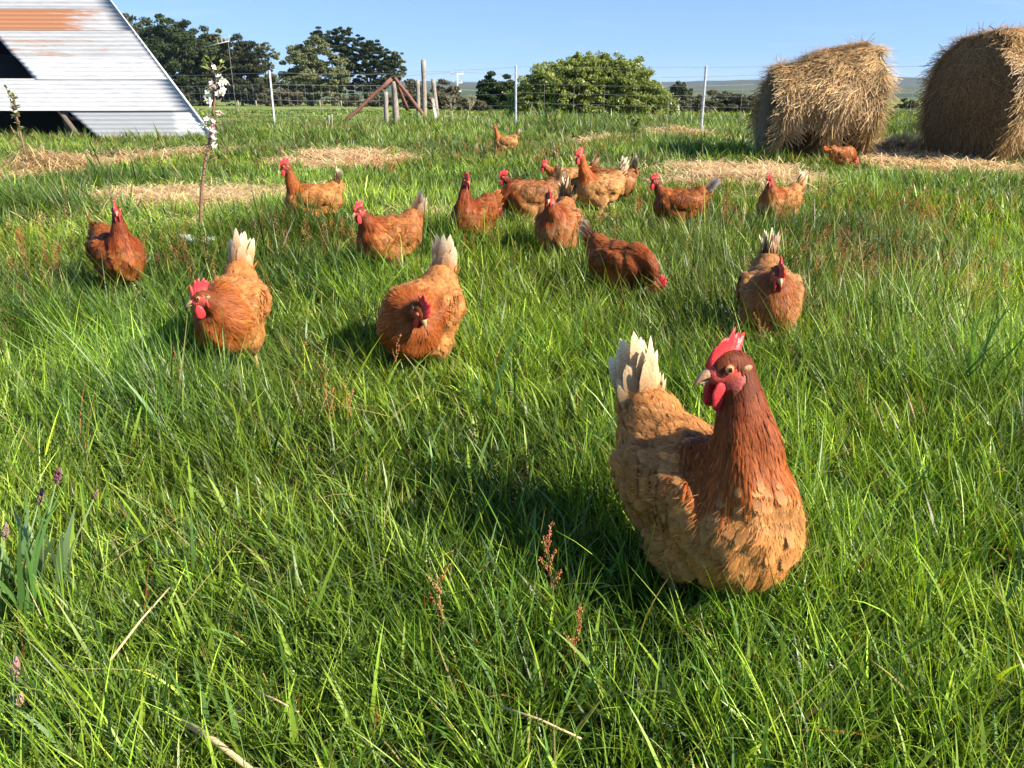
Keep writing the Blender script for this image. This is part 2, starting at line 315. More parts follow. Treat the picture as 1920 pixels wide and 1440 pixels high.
# ------------------------------------------------------------------ ground sheet
def build_ground():
    ys = np.concatenate([np.linspace(-6, 20, 150), 20 * (7500 / 20) ** (np.linspace(0, 1, 170)[1:])])
    xs = np.sinh(np.linspace(-1, 1, 201) * 6.4) / math.sinh(6.4) * 6500
    X, Y = np.meshgrid(xs, ys); Z = terrain(X, Y)
    V = np.stack([X, Y, Z], -1).reshape(-1, 3); ny, nx = X.shape
    i = np.arange(ny - 1)[:, None] * nx + np.arange(nx - 1)[None]
    Q = np.stack([i, i + 1, i + nx + 1, i + nx], -1).reshape(-1, 4)
    m, nt, p, out = mat("earth_and_pasture"); L = nt.links
    g = N(nt, "ShaderNodeNewGeometry"); sx = N(nt, "ShaderNodeSeparateXYZ"); L.new(g.outputs['Position'], sx.inputs[0])
    n1 = N(nt, "ShaderNodeTexNoise", Scale=2.5, Detail=8.0, Roughness=.7); L.new(g.outputs['Position'], n1.inputs['Vector'])
    c1 = N(nt, "ShaderNodeValToRGB"); c1.color_ramp.elements[0].color = (.014, .016, .006, 1); c1.color_ramp.elements[1].color = (.05, .06, .018, 1)
    c1.color_ramp.elements[0].position = .35; c1.color_ramp.elements[1].position = .65
    L.new(n1.outputs['Fac'], c1.inputs['Fac'])
    mp2 = N(nt, "ShaderNodeMapping"); mp2.inputs['Scale'].default_value = (.35, .08, 1); L.new(g.outputs['Position'], mp2.inputs[0])
    n2 = N(nt, "ShaderNodeTexNoise", Scale=1.0, Detail=7.0, Roughness=.65); L.new(mp2.outputs[0], n2.inputs['Vector'])
    c2 = N(nt, "ShaderNodeValToRGB"); c2.color_ramp.elements[0].color = (.115, .17, .03, 1); c2.color_ramp.elements[1].color = (.20, .235, .06, 1)
    c2.color_ramp.elements[0].position = .35; c2.color_ramp.elements[1].position = .65; L.new(n2.outputs['Fac'], c2.inputs['Fac'])
    mrr = N(nt, "ShaderNodeMapRange"); mrr.inputs['From Min'].default_value = 17; mrr.inputs['From Max'].default_value = 30; L.new(sx.outputs['Y'], mrr.inputs['Value'])
    mx1 = N(nt, "ShaderNodeMixRGB"); L.new(mrr.outputs[0], mx1.inputs[0]); L.new(c1.outputs[0], mx1.inputs[1]); L.new(c2.outputs[0], mx1.inputs[2])
    # far country: paddocks and dark tree belts
    mp3 = N(nt, "ShaderNodeMapping"); mp3.inputs['Scale'].default_value = (.006, .0022, 1); L.new(g.outputs['Position'], mp3.inputs[0])
    vo = N(nt, "ShaderNodeTexVoronoi", Scale=1.0); L.new(mp3.outputs[0], vo.inputs['Vector'])
    c3 = N(nt, "ShaderNodeValToRGB"); e = c3.color_ramp.elements; e[0].color = (.075, .11, .045, 1); e[1].color = (.12, .125, .07, 1)
    x = c3.color_ramp.elements.new(.5); x.color = (.05, .07, .04, 1); sp = N(nt, "ShaderNodeSeparateColor"); L.new(vo.outputs['Color'], sp.inputs[0]); L.new(sp.outputs[0], c3.inputs['Fac'])
    mr3 = N(nt, "ShaderNodeMapRange"); mr3.inputs['From Min'].default_value = 170; mr3.inputs['From Max'].default_value = 420; L.new(sx.outputs['Y'], mr3.inputs['Value'])
    mx2 = N(nt, "ShaderNodeMixRGB"); L.new(mr3.outputs[0], mx2.inputs[0]); L.new(mx1.outputs[0], mx2.inputs[1]); L.new(c3.outputs[0], mx2.inputs[2])
    mp4 = N(nt, "ShaderNodeMapping"); mp4.inputs['Scale'].default_value = (.012, .004, 1); L.new(g.outputs['Position'], mp4.inputs[0])
    n4 = N(nt, "ShaderNodeTexNoise", Scale=1.0, Detail=6.0, Roughness=.7); L.new(mp4.outputs[0], n4.inputs['Vector'])
    c4 = N(nt, "ShaderNodeValToRGB"); c4.color_ramp.elements[0].color = (.045, .06, .05, 1); c4.color_ramp.elements[1].color = (.09, .105, .08, 1)
    c4.color_ramp.elements[0].position = .42; c4.color_ramp.elements[1].position = .6; L.new(n4.outputs['Fac'], c4.inputs['Fac'])
    mr4 = N(nt, "ShaderNodeMapRange"); mr4.inputs['From Min'].default_value = 1450; mr4.inputs['From Max'].default_value = 1650; L.new(sx.outputs['Y'], mr4.inputs['Value'])
    mx3 = N(nt, "ShaderNodeMixRGB"); L.new(mr4.outputs[0], mx3.inputs[0]); L.new(mx2.outputs[0], mx3.inputs[1]); L.new(c4.outputs[0], mx3.inputs[2])
    # straw litter on the ground
    at_ = N(nt, "ShaderNodeAttribute", attribute_name="Col"); mx4 = N(nt, "ShaderNodeMixRGB"); L.new(at_.outputs['Fac'], mx4.inputs[0])
    L.new(mx3.outputs[0], mx4.inputs[1]); mx4.inputs[2].default_value = (.31, .22, .11, 1)
    L.new(mx4.outputs[0], p.inputs['Base Color']); p.inputs['Roughness'].default_value = .95; p.inputs['Specular IOR Level'].default_value = .1
    bm_ = N(nt, "ShaderNodeBump", Strength=.6, Distance=.03); L.new(n1.outputs['Fac'], bm_.inputs['Height']); L.new(bm_.outputs[0], p.inputs['Normal'])
    sm = straw_mask(V[:, 0], V[:, 1])
    o = mesh_np("ground", V, quads=Q, mat=m, col=np.repeat(sm[:, None], 3, 1), smooth=True)
    o['kind'] = 'structure'
build_ground()

# ------------------------------------------------------------------ blades (grass, straw, stems)
def blades(P, h, w, ldir, th0, th1, face, segs, c0, c1, tipw=0.0, w_pow=1.6):
    n = len(P); rows = segs + 1
    t = np.linspace(0, 1, rows)
    cx, sx = np.cos(ldir), np.sin(ldir)
    cen = np.zeros((n, rows, 3)); cen[:, 0] = P
    for k in range(1, rows):
        th = th0 + th1 * (t[k] + t[k - 1]) / 2; st = h / segs
        cen[:, k, 0] = cen[:, k - 1, 0] + np.sin(th) * cx * st
        cen[:, k, 1] = cen[:, k - 1, 1] + np.sin(th) * sx * st
        cen[:, k, 2] = cen[:, k - 1, 2] + np.cos(th) * st
    side = np.stack([-np.sin(face), np.cos(face), np.zeros(n)], -1)
    prof = np.maximum(1 - t ** w_pow, tipw)
    V = np.empty((n, 2 * segs + 1, 3), np.float32); C = np.empty((n, 2 * segs + 1, 3), np.float32)
    for k in range(segs):
        off = side * (w * prof[k] / 2)[:, None]
        V[:, 2 * k] = cen[:, k] - off; V[:, 2 * k + 1] = cen[:, k] + off
        c = c0 * (1 - t[k]) + c1 * t[k]; C[:, 2 * k] = c; C[:, 2 * k + 1] = c
    V[:, -1] = cen[:, -1]; C[:, -1] = c1
    tri = []
    for k in range(segs - 1):
        a = 2 * k; tri += [(a, a + 1, a + 3), (a, a + 3, a + 2)]
    tri.append((2 * segs - 2, 2 * segs - 1, 2 * segs))
    T = (np.arange(n)[:, None, None] * (2 * segs + 1) + np.array(tri)[None]).reshape(-1, 3)
    return V.reshape(-1, 3), T, C.reshape(-1, 3)
def join_np(parts):
    V, T, C, b = [], [], [], 0
    for v, t, c in parts: V.append(v); T.append(t + b); C.append(c); b += len(v)
    return np.concatenate(V), np.concatenate(T), np.concatenate(C)

TUSS_PX = [(1235, 1115, .45), (1330, 1150, .40), (1420, 1120, .35), (60, 400, 1.4), (150, 410, 1.3), (20, 380, 1.2), (215, 335, 1.0), (130, 290, .9), (270, 290, .8), (1290, 290, 1.5), (1240, 283, 1.2), (1340, 290, 1.2), (560, 440, 1.0), (500, 420, 1.0),
           (640, 540, .9), (1440, 300, 1.2), (1500, 283, 1.0), (1190, 300, .9), (870, 470, .9), (1540, 470, .8), (1700, 250, 1.3), (1860, 330, 1.2), (1740, 345, .8), (1830, 740, 1.1), (1660, 640, .7), (40, 640, .8), (300, 820, .9), (640, 230, 1.0), (800, 235, 1.3), (1050, 240, 1.6), (1000, 236, 1.2), (1110, 250, 1.3)]
TUSS = [(gp(x, y).x, gp(x, y).y, a) for x, y, a in TUSS_PX]

def build_grass():
    rg = np.random.default_rng(11); parts = []
    bands = [  # y0, y1, tufts/m2, blades per tuft, width, segs, height
        (.35, 1.5, 3000, 9, .0026, 5, .104), (1.5, 2.6, 2000, 9, .0030, 4, .106), (2.6, 4.5, 900, 9, .0038, 4, .104),
        (4.5, 7.5, 300, 9, .0052, 3, .090), (7.5, 12, 150, 9, .0078, 3, .095), (12, 18.5, 62, 10, .012, 2, .12), (18.5, 32, 12, 10, .024, 2, .20), (32, 60, 3.0, 10, .06, 2, .26)]
    for (y0, y1, dens, bpt, w0, segs, h0) in bands:
        hw = lambda y: y * .70 + 2.0
        dens *= .62; bpt = int(bpt * 1.65); area = (y1 - y0) * (hw(y0) + hw(y1)); nt_ = int(area * dens)
        ty = rg.uniform(y0, y1, nt_ * 2); tx = rg.uniform(-hw(y1), hw(y1), nt_ * 2)
        k = np.abs(tx) < hw(ty); tx, ty = tx[k][:nt_], ty[k][:nt_]
        sm = straw_mask(tx, ty)
        keep = rg.random(len(tx)) > sm * .66
        for bx, by, br in BALES: keep &= ((tx - bx) / .78) ** 2 + ((ty - by) / .5) ** 2 > 1
        keep &= ~((tx < -5.6) & (ty > 13.8) & (ty < 20) & (tx > -14))
        tx, ty, sm = tx[keep], ty[keep], sm[keep]
        n = len(tx) * bpt; spread = .011 * (w0 / .0027) ** .7
        tidx = np.repeat(np.arange(len(tx)), bpt)
        ox = rg.normal(0, spread, n); oy = rg.normal(0, spread, n); x = tx[tidx] + ox; y = ty[tidx] + oy
        hn = vnoise(x * 1.6, y * 1.6, 3) * .6 + vnoise(x * 5, y * 5, 4) * .5
        h_t = rg.lognormal(0, .34, len(tx))[tidx]; hn = hn * h_t * .72 + .42 * vnoise(x * 13, y * 13, 18)
        h = h0 * (.28 + 1.12 * hn) * rg.lognormal(0, .26, n) * (1 - .5 * sm[tidx])
        tus = np.zeros(n)
        for (ax, ay, am) in TUSS:
            rr = .22 + .03 * ay if ay > 1.3 else .10; tus = np.maximum(tus, am * np.exp(-(((x - ax) / rr) ** 2 + ((y - ay) / rr) ** 2)))
        h *= 1 + .75 * tus
        h *= 1 - .68 * sstep(17.6, 19, y) * (1 - sstep(-2.2, -1.2, x) * (1 - sstep(24, 30, y)))
        clear = np.zeros(n)
        for hn_ in HENS:                    # grass is pressed down under a hen
            g = hn_['pos']; a = R(hn_['hd']); dx, dy = x - g.x, y - g.y
            u = dx * math.cos(a) + dy * math.sin(a); v = -dx * math.sin(a) + dy * math.cos(a); s = hn_['s'] * (.74 if hn_ is HENS[0] else (1.5 if hn_ is HENS[1] else 1))
            clear = np.maximum(clear, 1 - sstep(.7, 1.1, np.sqrt((u / (.125 * s)) ** 2 + (v / (.085 * s)) ** 2)))
        h = np.where(clear > 0, np.minimum(h, h * (1 - clear) + .06 * clear), h)
        tl = rg.uniform(0, 2 * np.pi, len(tx)); wind = 2.6 + 5.0 * (vnoise(tx * .7, ty * .7, 8) - .5)
        ldir = np.where(rg.random(n) < .65, np.arctan2(oy, ox) + rg.normal(0, .6, n), wind[tidx] + rg.normal(0, .6, n))
        th0 = np.abs(rg.normal(.10, .20, n)) + .18 * np.hypot(ox, oy) / spread; th1 = np.abs(rg.normal(.25, .42, n)) * (1 + .8 * (rg.random(n) < .12))
        flop = rg.random(n) < .06; th0 = np.where(flop, rg.uniform(.6, 1.2, n), th0)
        face = ldir + rg.normal(0, .9, n)
        w = w0 * rg.lognormal(0, .36, n) * (1 + 1.2 * (rg.random(n) < .09))
        P = np.stack([x, y, terrain(x, y) - .004], -1)
        patch = vnoise(x * .8 + 5, y * .8, 12) * .6 + vnoise(x * 3, y * 3, 13) * .4
        r = rg.random(n)
        lush = np.array([.076, .165, .015]); lime = np.array([.262, .358, .033]); dark = np.array([.022, .055, .008]); blue = np.array([.090, .145, .045])
        m_ = np.clip(patch * 1.2 + rg.normal(0, .28, n) - .12 - .45 * tus, 0, 1)[:, None]
        c = lush * (1 - m_) + lime * m_
        c = np.where((r < .15)[:, None], dark * 1.1, c); c = np.where(((r > .15) & (r < .24))[:, None], blue, c)
        c = c * (rg.lognormal(0, .28, n) * rg.lognormal(0, .25, len(tx))[tidx])[:, None]
        big_ = vnoise(x * .55 + 9, y * .55, 14) * .5 + vnoise(x * 1.7, y * 1.3, 15) * .5; c = c * (.62 + .85 * sstep(.25, .75, big_))[:, None]
        far = sstep(5, 16, y)[:, None]; c = c * (1 - far) + (c * .5 + np.array([.12, .19, .042]) * .5) * far
        dry = rg.random(n) < (.02 + .05 * sm[tidx] + .22 * far[:, 0] * sstep(.50, .78, vnoise(x * .7, y * .9, 16)) + .03 * far[:, 0]); dc = np.array([.42, .33, .13])
        c = np.where(dry[:, None], dc * rg.uniform(.6, 1.15, n)[:, None], c)
        ora = rg.random(n) < .008; c = np.where(ora[:, None], np.array([.34, .12, .03]), c)
        c0 = c * np.array([.24, .26, .26]) + np.array([.012, .012, .003])  # roots darkened: shade low in the sward painted into the blades
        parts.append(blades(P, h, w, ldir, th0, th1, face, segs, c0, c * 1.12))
    # broader, taller leaves scattered through the sward
    n = 6500; y = .5 + 7.5 * rg.random(n) ** 1.5; x = rg.uniform(-1, 1, n) * (y * .66 + .6)
    ok = np.ones(n, bool)
    for hn_ in HENS:
        g = hn_['pos']; ok &= (np.hypot(x - g.x, y - g.y) > .17 * hn_['s'])
    ok &= straw_mask(x, y) < .3
    x, y = x[ok], y[ok]; n = len(x)
    P = np.stack([x, y, terrain(x, y) - .003], -1); ld = rg.uniform(0, 6.28, n)
    c = np.where((rg.random(n) < .5)[:, None], np.array([.20, .30, .035]), np.array([.10, .19, .045])) * rg.lognormal(0, .15, n)[:, None]
    parts.append(blades(P, rg.uniform(.08, .165, n), rg.uniform(.0040, .0095, n), ld, rg.uniform(0, .35, n), rg.uniform(.1, 1.2, n), ld + rg.normal(0, .5, n), 6, c * .8, c * 1.1, w_pow=2.2))
    # dry stalks lying across the sward
    n = 600; y = .55 + 6 * rg.random(n) ** 1.4; x = rg.uniform(-1, 1, n) * (y * .66 + .4); ld = rg.uniform(0, 6.28, n)
    ok = np.ones(n, bool)
    for hn_ in HENS:
        g = hn_['pos']; ok &= (np.hypot(x - g.x, y - g.y) > .36)
    x, y, ld = x[ok], y[ok], ld[ok]; n = len(x)
    P = np.stack([x, y, terrain(x, y) + rg.uniform(.02, .07, n)], -1); c = np.array([.50, .40, .17]) * rg.uniform(.6, 1.1, n)[:, None]
    parts.append(blades(P, rg.uniform(.08, .22, n), rg.uniform(.0016, .003, n), ld, rg.uniform(.8, 1.35, n), rg.uniform(-.1, .5, n), ld + 1.57, 4, c, c, tipw=.6))
    V, T, C = join_np(parts)
    o = mesh_np("grass", V, tris=T, mat=M_GRASS, col=C); o['kind'] = 'stuff'
    setp(o, "lush green meadow grass with broad leaves and a few dry stalks across the whole field", "grass")
build_grass()

def straw_blades(rg, P, nrm, L, w, dirs, lift, col, segs=3, droop=0.):
    """thin straws leaving P along dirs with some lift off the normal"""
    n = len(P); d = dirs - (dirs * nrm).sum(1)[:, None] * nrm; d /= np.linalg.norm(d, axis=1)[:, None] + 1e-9
    d = d + nrm * lift[:, None]; d /= np.linalg.norm(d, axis=1)[:, None]
    side = np.cross(d, nrm); side /= np.linalg.norm(side, axis=1)[:, None] + 1e-9
    rows = segs + 1; V = np.empty((n, rows * 2, 3)); bend = rg.normal(0, .18, n)[:, None] * side
    for k in range(rows):
        t = k / segs
        c = P + d * (L * t)[:, None] + bend * (L * t * t)[:, None] + np.array([0, 0, -1]) * (droop * L * t * t)[:, None]
        V[:, 2 * k] = c - side * (w / 2)[:, None]; V[:, 2 * k + 1] = c + side * (w / 2)[:, None]
    tri = []
    for k in range(segs): a = 2 * k; tri += [(a, a + 1, a + 3), (a, a + 3, a + 2)]
    T = (np.arange(n)[:, None, None] * rows * 2 + np.array(tri)[None]).reshape(-1, 3)
    C = np.repeat(col, rows * 2, 0)
    return V.reshape(-1, 3), T, C
def straw_col(rg, n, lo=.55, hi=1.15):
    a = np.array([.64, .47, .24]); b = np.array([.44, .29, .13]); k = rg.random(n)[:, None]
    return (a * k + b * (1 - k)) * rg.uniform(lo, hi, n)[:, None]

def build_straw():
    rg = np.random.default_rng(5); parts = []
    pale = np.array([1.05, 1.08, 1.2])
    for (cx, cy, rx, ry) in STRAW:
        n = int(min(16000, 500 + 9000 * rx * ry * 3.14 / max(1, cy / 5) ** 1.1))
        r = np.sqrt(rg.random(n)) * 1.6; a = rg.uniform(0, 6.28, n); x = cx + rx * r * np.cos(a); y = cy + ry * r * np.sin(a)
        k = np.maximum(straw_mask(x, y), .15 * (r < 1.6)) > rg.random(n) * .7; x, y = x[k], y[k]; n = len(x)
        z = terrain(x, y) + rg.uniform(.003, .03, n) + .035 * vnoise(x * 4, y * 4, 31) * straw_mask(x, y)
        an = rg.uniform(0, 6.28, n); d = np.stack([np.cos(an), np.sin(an), np.zeros(n)], -1); nr = np.tile([0, 0, 1.], (n, 1))
        sc = max(1, cy / 4.5)
        parts.append(straw_blades(rg, np.stack([x, y, z], -1), nr, rg.uniform(.05, .16, n) * sc ** .4, rg.uniform(.003, .005, n) * sc ** .9, d, rg.normal(.10, .24, n), straw_col(rg, n, .6, 1.5) * pale, 3, .15))
    V, T, C = join_np(parts)
    o = mesh_np("straw_litter", V, tris=T, mat=M_STRAW, col=C); o['kind'] = 'stuff'
    setp(o, "pale golden straw litter scattered in patches on the grass", "straw")
build_straw()

# loose heaps standing proud of the litter
def heap(px, py, rx, ry, h, n, lab, name="straw_heap"):
    rg = np.random.default_rng(int(px)); c = gp(px, py); c.z = float(terrain(c.x, c.y))
    t = thing(name, lab, "straw heap", c, 0, "loose heaps of straw")
    r = np.sqrt(rg.random(n)); a = rg.uniform(0, 6.28, n); x, y = rx * r * np.cos(a), ry * r * np.sin(a)
    z = h * (1 - r ** 2) * (.6 + .7 * vnoise(x * 7 + px, y * 7, 3)) * rg.uniform(.3, 1, n)
    an = rg.uniform(0, 6.28, n); d = np.stack([np.cos(an), np.sin(an), np.zeros(n)], -1)
    sc = max(1, c.y / 5)
    V, T, C = straw_blades(rg, np.stack([x, y, z], -1), np.tile([0, 0, 1.], (n, 1)), rg.uniform(.1, .3, n), rg.uniform(.003, .005, n) * sc ** .8, d, rg.normal(.25, .4, n), straw_col(rg, n), 3, .5)
    o = mesh_np("loose_straw", V, tris=T, mat=M_STRAW, col=C, parent=t)
    mb = MB(); mb.ball((0, 0, 0), (rx * .85, ry * .85, h * .5), nu=20, nv=10, color=(.26, .17, .08)); mb.build("heap_core", M_VCOL, t)
heap(88, 322, .52, .34, .26, 2600, "messy pale straw heap behind the left sapling stem")
heap(1268, 252, .32, .25, .16, 900, "small rounded straw heap out near the right fence post")
heap(352, 292, .36, .25, .12, 900, "low brown straw heap behind the blossom sapling")
heap(1695, 292, .42, .30, .26, 2600, "flattened straw heap lying between the two hay bales")

# ------------------------------------------------------------------ hay bales
M_HAYCORE = simple("hay_core", (.07, .042, .018), .95, noise=(14, (.22, .14, .06), .22), bump=1.0, spec=.1)  # dark base colour paints shade into the pecked hollows
def bale(lab, c_near, axis, L, r0, r1, seed, n, notch):
    rg = np.random.default_rng(seed); ax = np.array([axis[0], axis[1], 0.]); ax /= np.linalg.norm(ax); pe = np.array([-ax[1], ax[0], 0.]); up = np.array([0, 0, 1.])
    t = thing("hay_bale", lab, "hay bale", (c_near[0], c_near[1], 0), 0, "big round hay bales")
    def surf(s, th, off=0):
        """s along the axis 0..1, th around (0 = top)"""
        r = (r0 * (1 - s) + r1 * s) * (1 + .10 * (vnoise(s * 4 + seed, th * 2, 2) - .5) + .10 * (vnoise(s * 9 + seed, th * 5, 4) - .5)) + off
        rz = r * np.where(np.cos(th) < 0, .93, 1.0); z = (r0 * (1 - s) + r1 * s) * .90 + rz * np.cos(th)
        z = np.maximum(z, -.02)
        dig = notch(s, th) if notch else 0
        return (ax * (s * L)[..., None] + pe * (r * np.sin(th) * (1 - dig))[..., None] + up * z[..., None])
    ns, nth = 28, 64
    S, TH = np.meshgrid(np.linspace(0, 1, ns), np.linspace(0, 2 * np.pi, nth, endpoint=False), indexing='ij')
    V = surf(S, TH).reshape(-1, 3); Q = []
    for i in range(ns - 1):
        for j in range(nth): Q.append((i * nth + j, i * nth + (j + 1) % nth, (i + 1) * nth + (j + 1) % nth, (i + 1) * nth + j))
    # end caps, slightly bulged
    capV, capT = [], []; base = len(V); nr = 10
    for e, i0 in ((0, 0), (1, ns - 1)):
        ring = V[i0 * nth:(i0 + 1) * nth]; cc = ring.mean(0); b0 = base + len(capV)
        for q in range(1, nr):
            f = 1 - q / nr
            for j in range(nth):
                pnt = cc + (ring[j] - cc) * f + ax * (-1 if e == 0 else 1) * (.07 * (1 - f * f) + .03 * (float(vnoise(f * 6 + e, j * .2, 6)) - .5)); capV.append(pnt)
        for q in range(nr - 1):
            for j in range(nth):
                a = (i0 * nth + j) if q == 0 else b0 + (q - 1) * nth + j; a2 = (i0 * nth + (j + 1) % nth) if q == 0 else b0 + (q - 1) * nth + (j + 1) % nth
                Q.append((a, a2, b0 + q * nth + (j + 1) % nth, b0 + q * nth + j))
        capV.append(cc + ax * (-1 if e == 0 else 1) * .07)
        for j in range(nth): capT.append((b0 + (nr - 2) * nth + j, b0 + (nr - 2) * nth + (j + 1) % nth, base + len(capV) - 1))
    V = np.concatenate([V, np.array(capV)])
    mesh_np("rolled_hay", V, tris=np.array(capT), quads=np.array(Q), mat=M_HAYCORE, parent=t, smooth=True)
    # straw covering the round side
    s = rg.random(n); th = rg.uniform(0, 2 * np.pi, n)
    if notch: kp = rg.random(n) > 2.6 * notch(s, th); s, th = s[kp], th[kp]; n = len(s)
    P = surf(s, th, .004)
    nn = pe * np.sin(th)[:, None] + up * np.cos(th)[:, None]; tang = pe * np.cos(th)[:, None] - up * np.sin(th)[:, None]
    tang = tang * np.sign(np.sin(th))[:, None]                       # hangs down either side
    d = tang * .7 + ax * (rg.normal(0, .9, n) + 3.0 * (vnoise(s * 6 + seed, th * 3, 41) - .5))[:, None]; lift = np.abs(rg.normal(.12, .20, n)); big = rg.random(n) < .10; lift = np.where(big, rg.uniform(.3, .9, n), lift)
    cv = (.62 + .75 * vnoise(s * 7, th * 5, 51))[:, None] * np.array([1, .95, .92])
    p1 = straw_blades(rg, P, nn, rg.uniform(.06, .25, n), rg.uniform(.0026, .0056, n), d, lift, straw_col(rg, n, .5, 1.25) * cv, 4, .15)
    # ends: swirled packed straw, coloured darker to paint in their shade
    m_ = n // 2; e = rg.integers(0, 2, m_); rr = np.sqrt(rg.random(m_)); th = rg.uniform(0, 6.28, m_)
    se = e.astype(float); ring = surf(se, th); cc = np.where((e == 0)[:, None], V[:nth].mean(0), V[(ns - 1) * nth:ns * nth].mean(0)); sg = np.where(e == 0, -1., 1.)
    P = cc + (ring - cc) * rr[:, None] + ax * (sg * (.07 * (1 - rr ** 2) + .006))[:, None]; nn = ax * sg[:, None]
    tg = pe * np.cos(th)[:, None] - up * np.sin(th)[:, None]; d = tg * .25 - up * .45 + rg.normal(0, .6, (m_, 3))
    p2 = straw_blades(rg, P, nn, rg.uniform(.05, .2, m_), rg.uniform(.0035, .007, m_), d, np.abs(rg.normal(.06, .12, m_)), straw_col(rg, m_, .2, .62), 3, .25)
    # shaggy fringe over the rims
    k = n // 22; e = rg.integers(0, 2, k).astype(float); th = rg.uniform(-2.2, 2.2, k); P = surf(e, th, -.01)
    nn = pe * np.sin(th)[:, None] + up * np.cos(th)[:, None]; sg = np.where(e == 0, -1., 1.)
    d = ax * sg[:, None] * rg.uniform(.1, .8, k)[:, None] + rg.normal(0, .5, (k, 3))
    p3 = straw_blades(rg, P, nn, rg.uniform(.05, .20, k), rg.uniform(.003, .006, k), d, rg.uniform(0, .6, k), straw_col(rg, k), 4, .3)
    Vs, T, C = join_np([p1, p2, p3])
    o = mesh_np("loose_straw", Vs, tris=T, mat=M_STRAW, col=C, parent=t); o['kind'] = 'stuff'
    return t
def notch_l(s, th):       # hollows pecked out low on the camera side
    th = np.mod(th, 2 * np.pi)
    a = np.exp(-((s - .20) / .15) ** 2) * np.exp(-((th - 2.15) / .45) ** 2) * .95
    b = np.exp(-((s - .72) / .20) ** 2) * np.exp(-((th - 2.15) / .55) ** 2) * .95
    return np.minimum(a + b, .93)
# axis runs from the near right end towards the far left end
bale("left hay bale with shaggy straw and pecked out hollows low on its side", (3.90, 9.5), (-1.0, .06), .93, .655, .515, 3, 36000, notch_l)
bale("right hay bale with a dark flat end facing left, cut by the picture edge", (5.02, 9.25), (.97, .24), 1.45, .70, .70, 4, 34000, None)

# ------------------------------------------------------------------ corrugated iron A-frame shed
def corr_mat(name, base, rust_amt, spots):
    m, nt, p, out = mat(name); L = nt.links
    tc = N(nt, "ShaderNodeTexCoord"); mp = N(nt, "ShaderNodeMapping"); mp.inputs['Scale'].default_value = (.7, 5.0, 5.0); L.new(tc.outputs['Object'], mp.inputs[0])
    n1 = N(nt, "ShaderNodeTexNoise", Scale=2.6, Detail=7.0, Roughness=.65); L.new(mp.outputs[0], n1.inputs['Vector'])
    a = N(nt, "ShaderNodeAttribute", attribute_name="Col"); sc_ = N(nt, "ShaderNodeSeparateColor"); L.new(a.outputs['Color'], sc_.inputs[0])
    ad = N(nt, "ShaderNodeMath", operation='ADD'); L.new(n1.outputs['Fac'], ad.inputs[0]); L.new(sc_.outputs[0], ad.inputs[1])
    cr = N(nt, "ShaderNodeValToRGB"); e = cr.color_ramp.elements; e[0].position = .80; e[0].color = (0, 0, 0, 1); e[1].position = 1.0; e[1].color = (1, 1, 1, 1)
    L.new(ad.outputs[0], cr.inputs['Fac'])
    n2 = N(nt, "ShaderNodeTexNoise", Scale=5.0, Detail=8.0, Roughness=.7); L.new(mp.outputs[0], n2.inputs['Vector'])
    c2 = N(nt, "ShaderNodeValToRGB"); c2.color_ramp.elements[0].position = .35; c2.color_ramp.elements[1].position = .7
    c2.color_ramp.elements[0].color = (*[v * .68 for v in base], 1); c2.color_ramp.elements[1].color = (*base, 1); L.new(n2.outputs['Fac'], c2.inputs['Fac'])
    gr = N(nt, "ShaderNodeMixRGB"); L.new(sc_.outputs[1], gr.inputs[0]); L.new(c2.outputs[0], gr.inputs[1]); gr.inputs[2].default_value = (.24, .255, .27, 1)
    mx = N(nt, "ShaderNodeMixRGB"); L.new(cr.outputs[0], mx.inputs[0]); L.new(gr.outputs[0], mx.inputs[1]); mx.inputs[2].default_value = (.36, .165, .085, 1)
    L.new(mx.outputs[0], p.inputs['Base Color']); p.inputs['Roughness'].default_value = .42; p.inputs['Metallic'].default_value = .1
    return m
M_IRON = corr_mat("weathered_iron", (.58, .585, .60), 0, 0)
M_SHEDWOOD = simple("old_shed_timber", (.07, .055, .04), .9, noise=(9, (.16, .13, .10), .3), bump=.4)
M_DARK = simple("shed_gloom", (.02, .02, .02), .95)
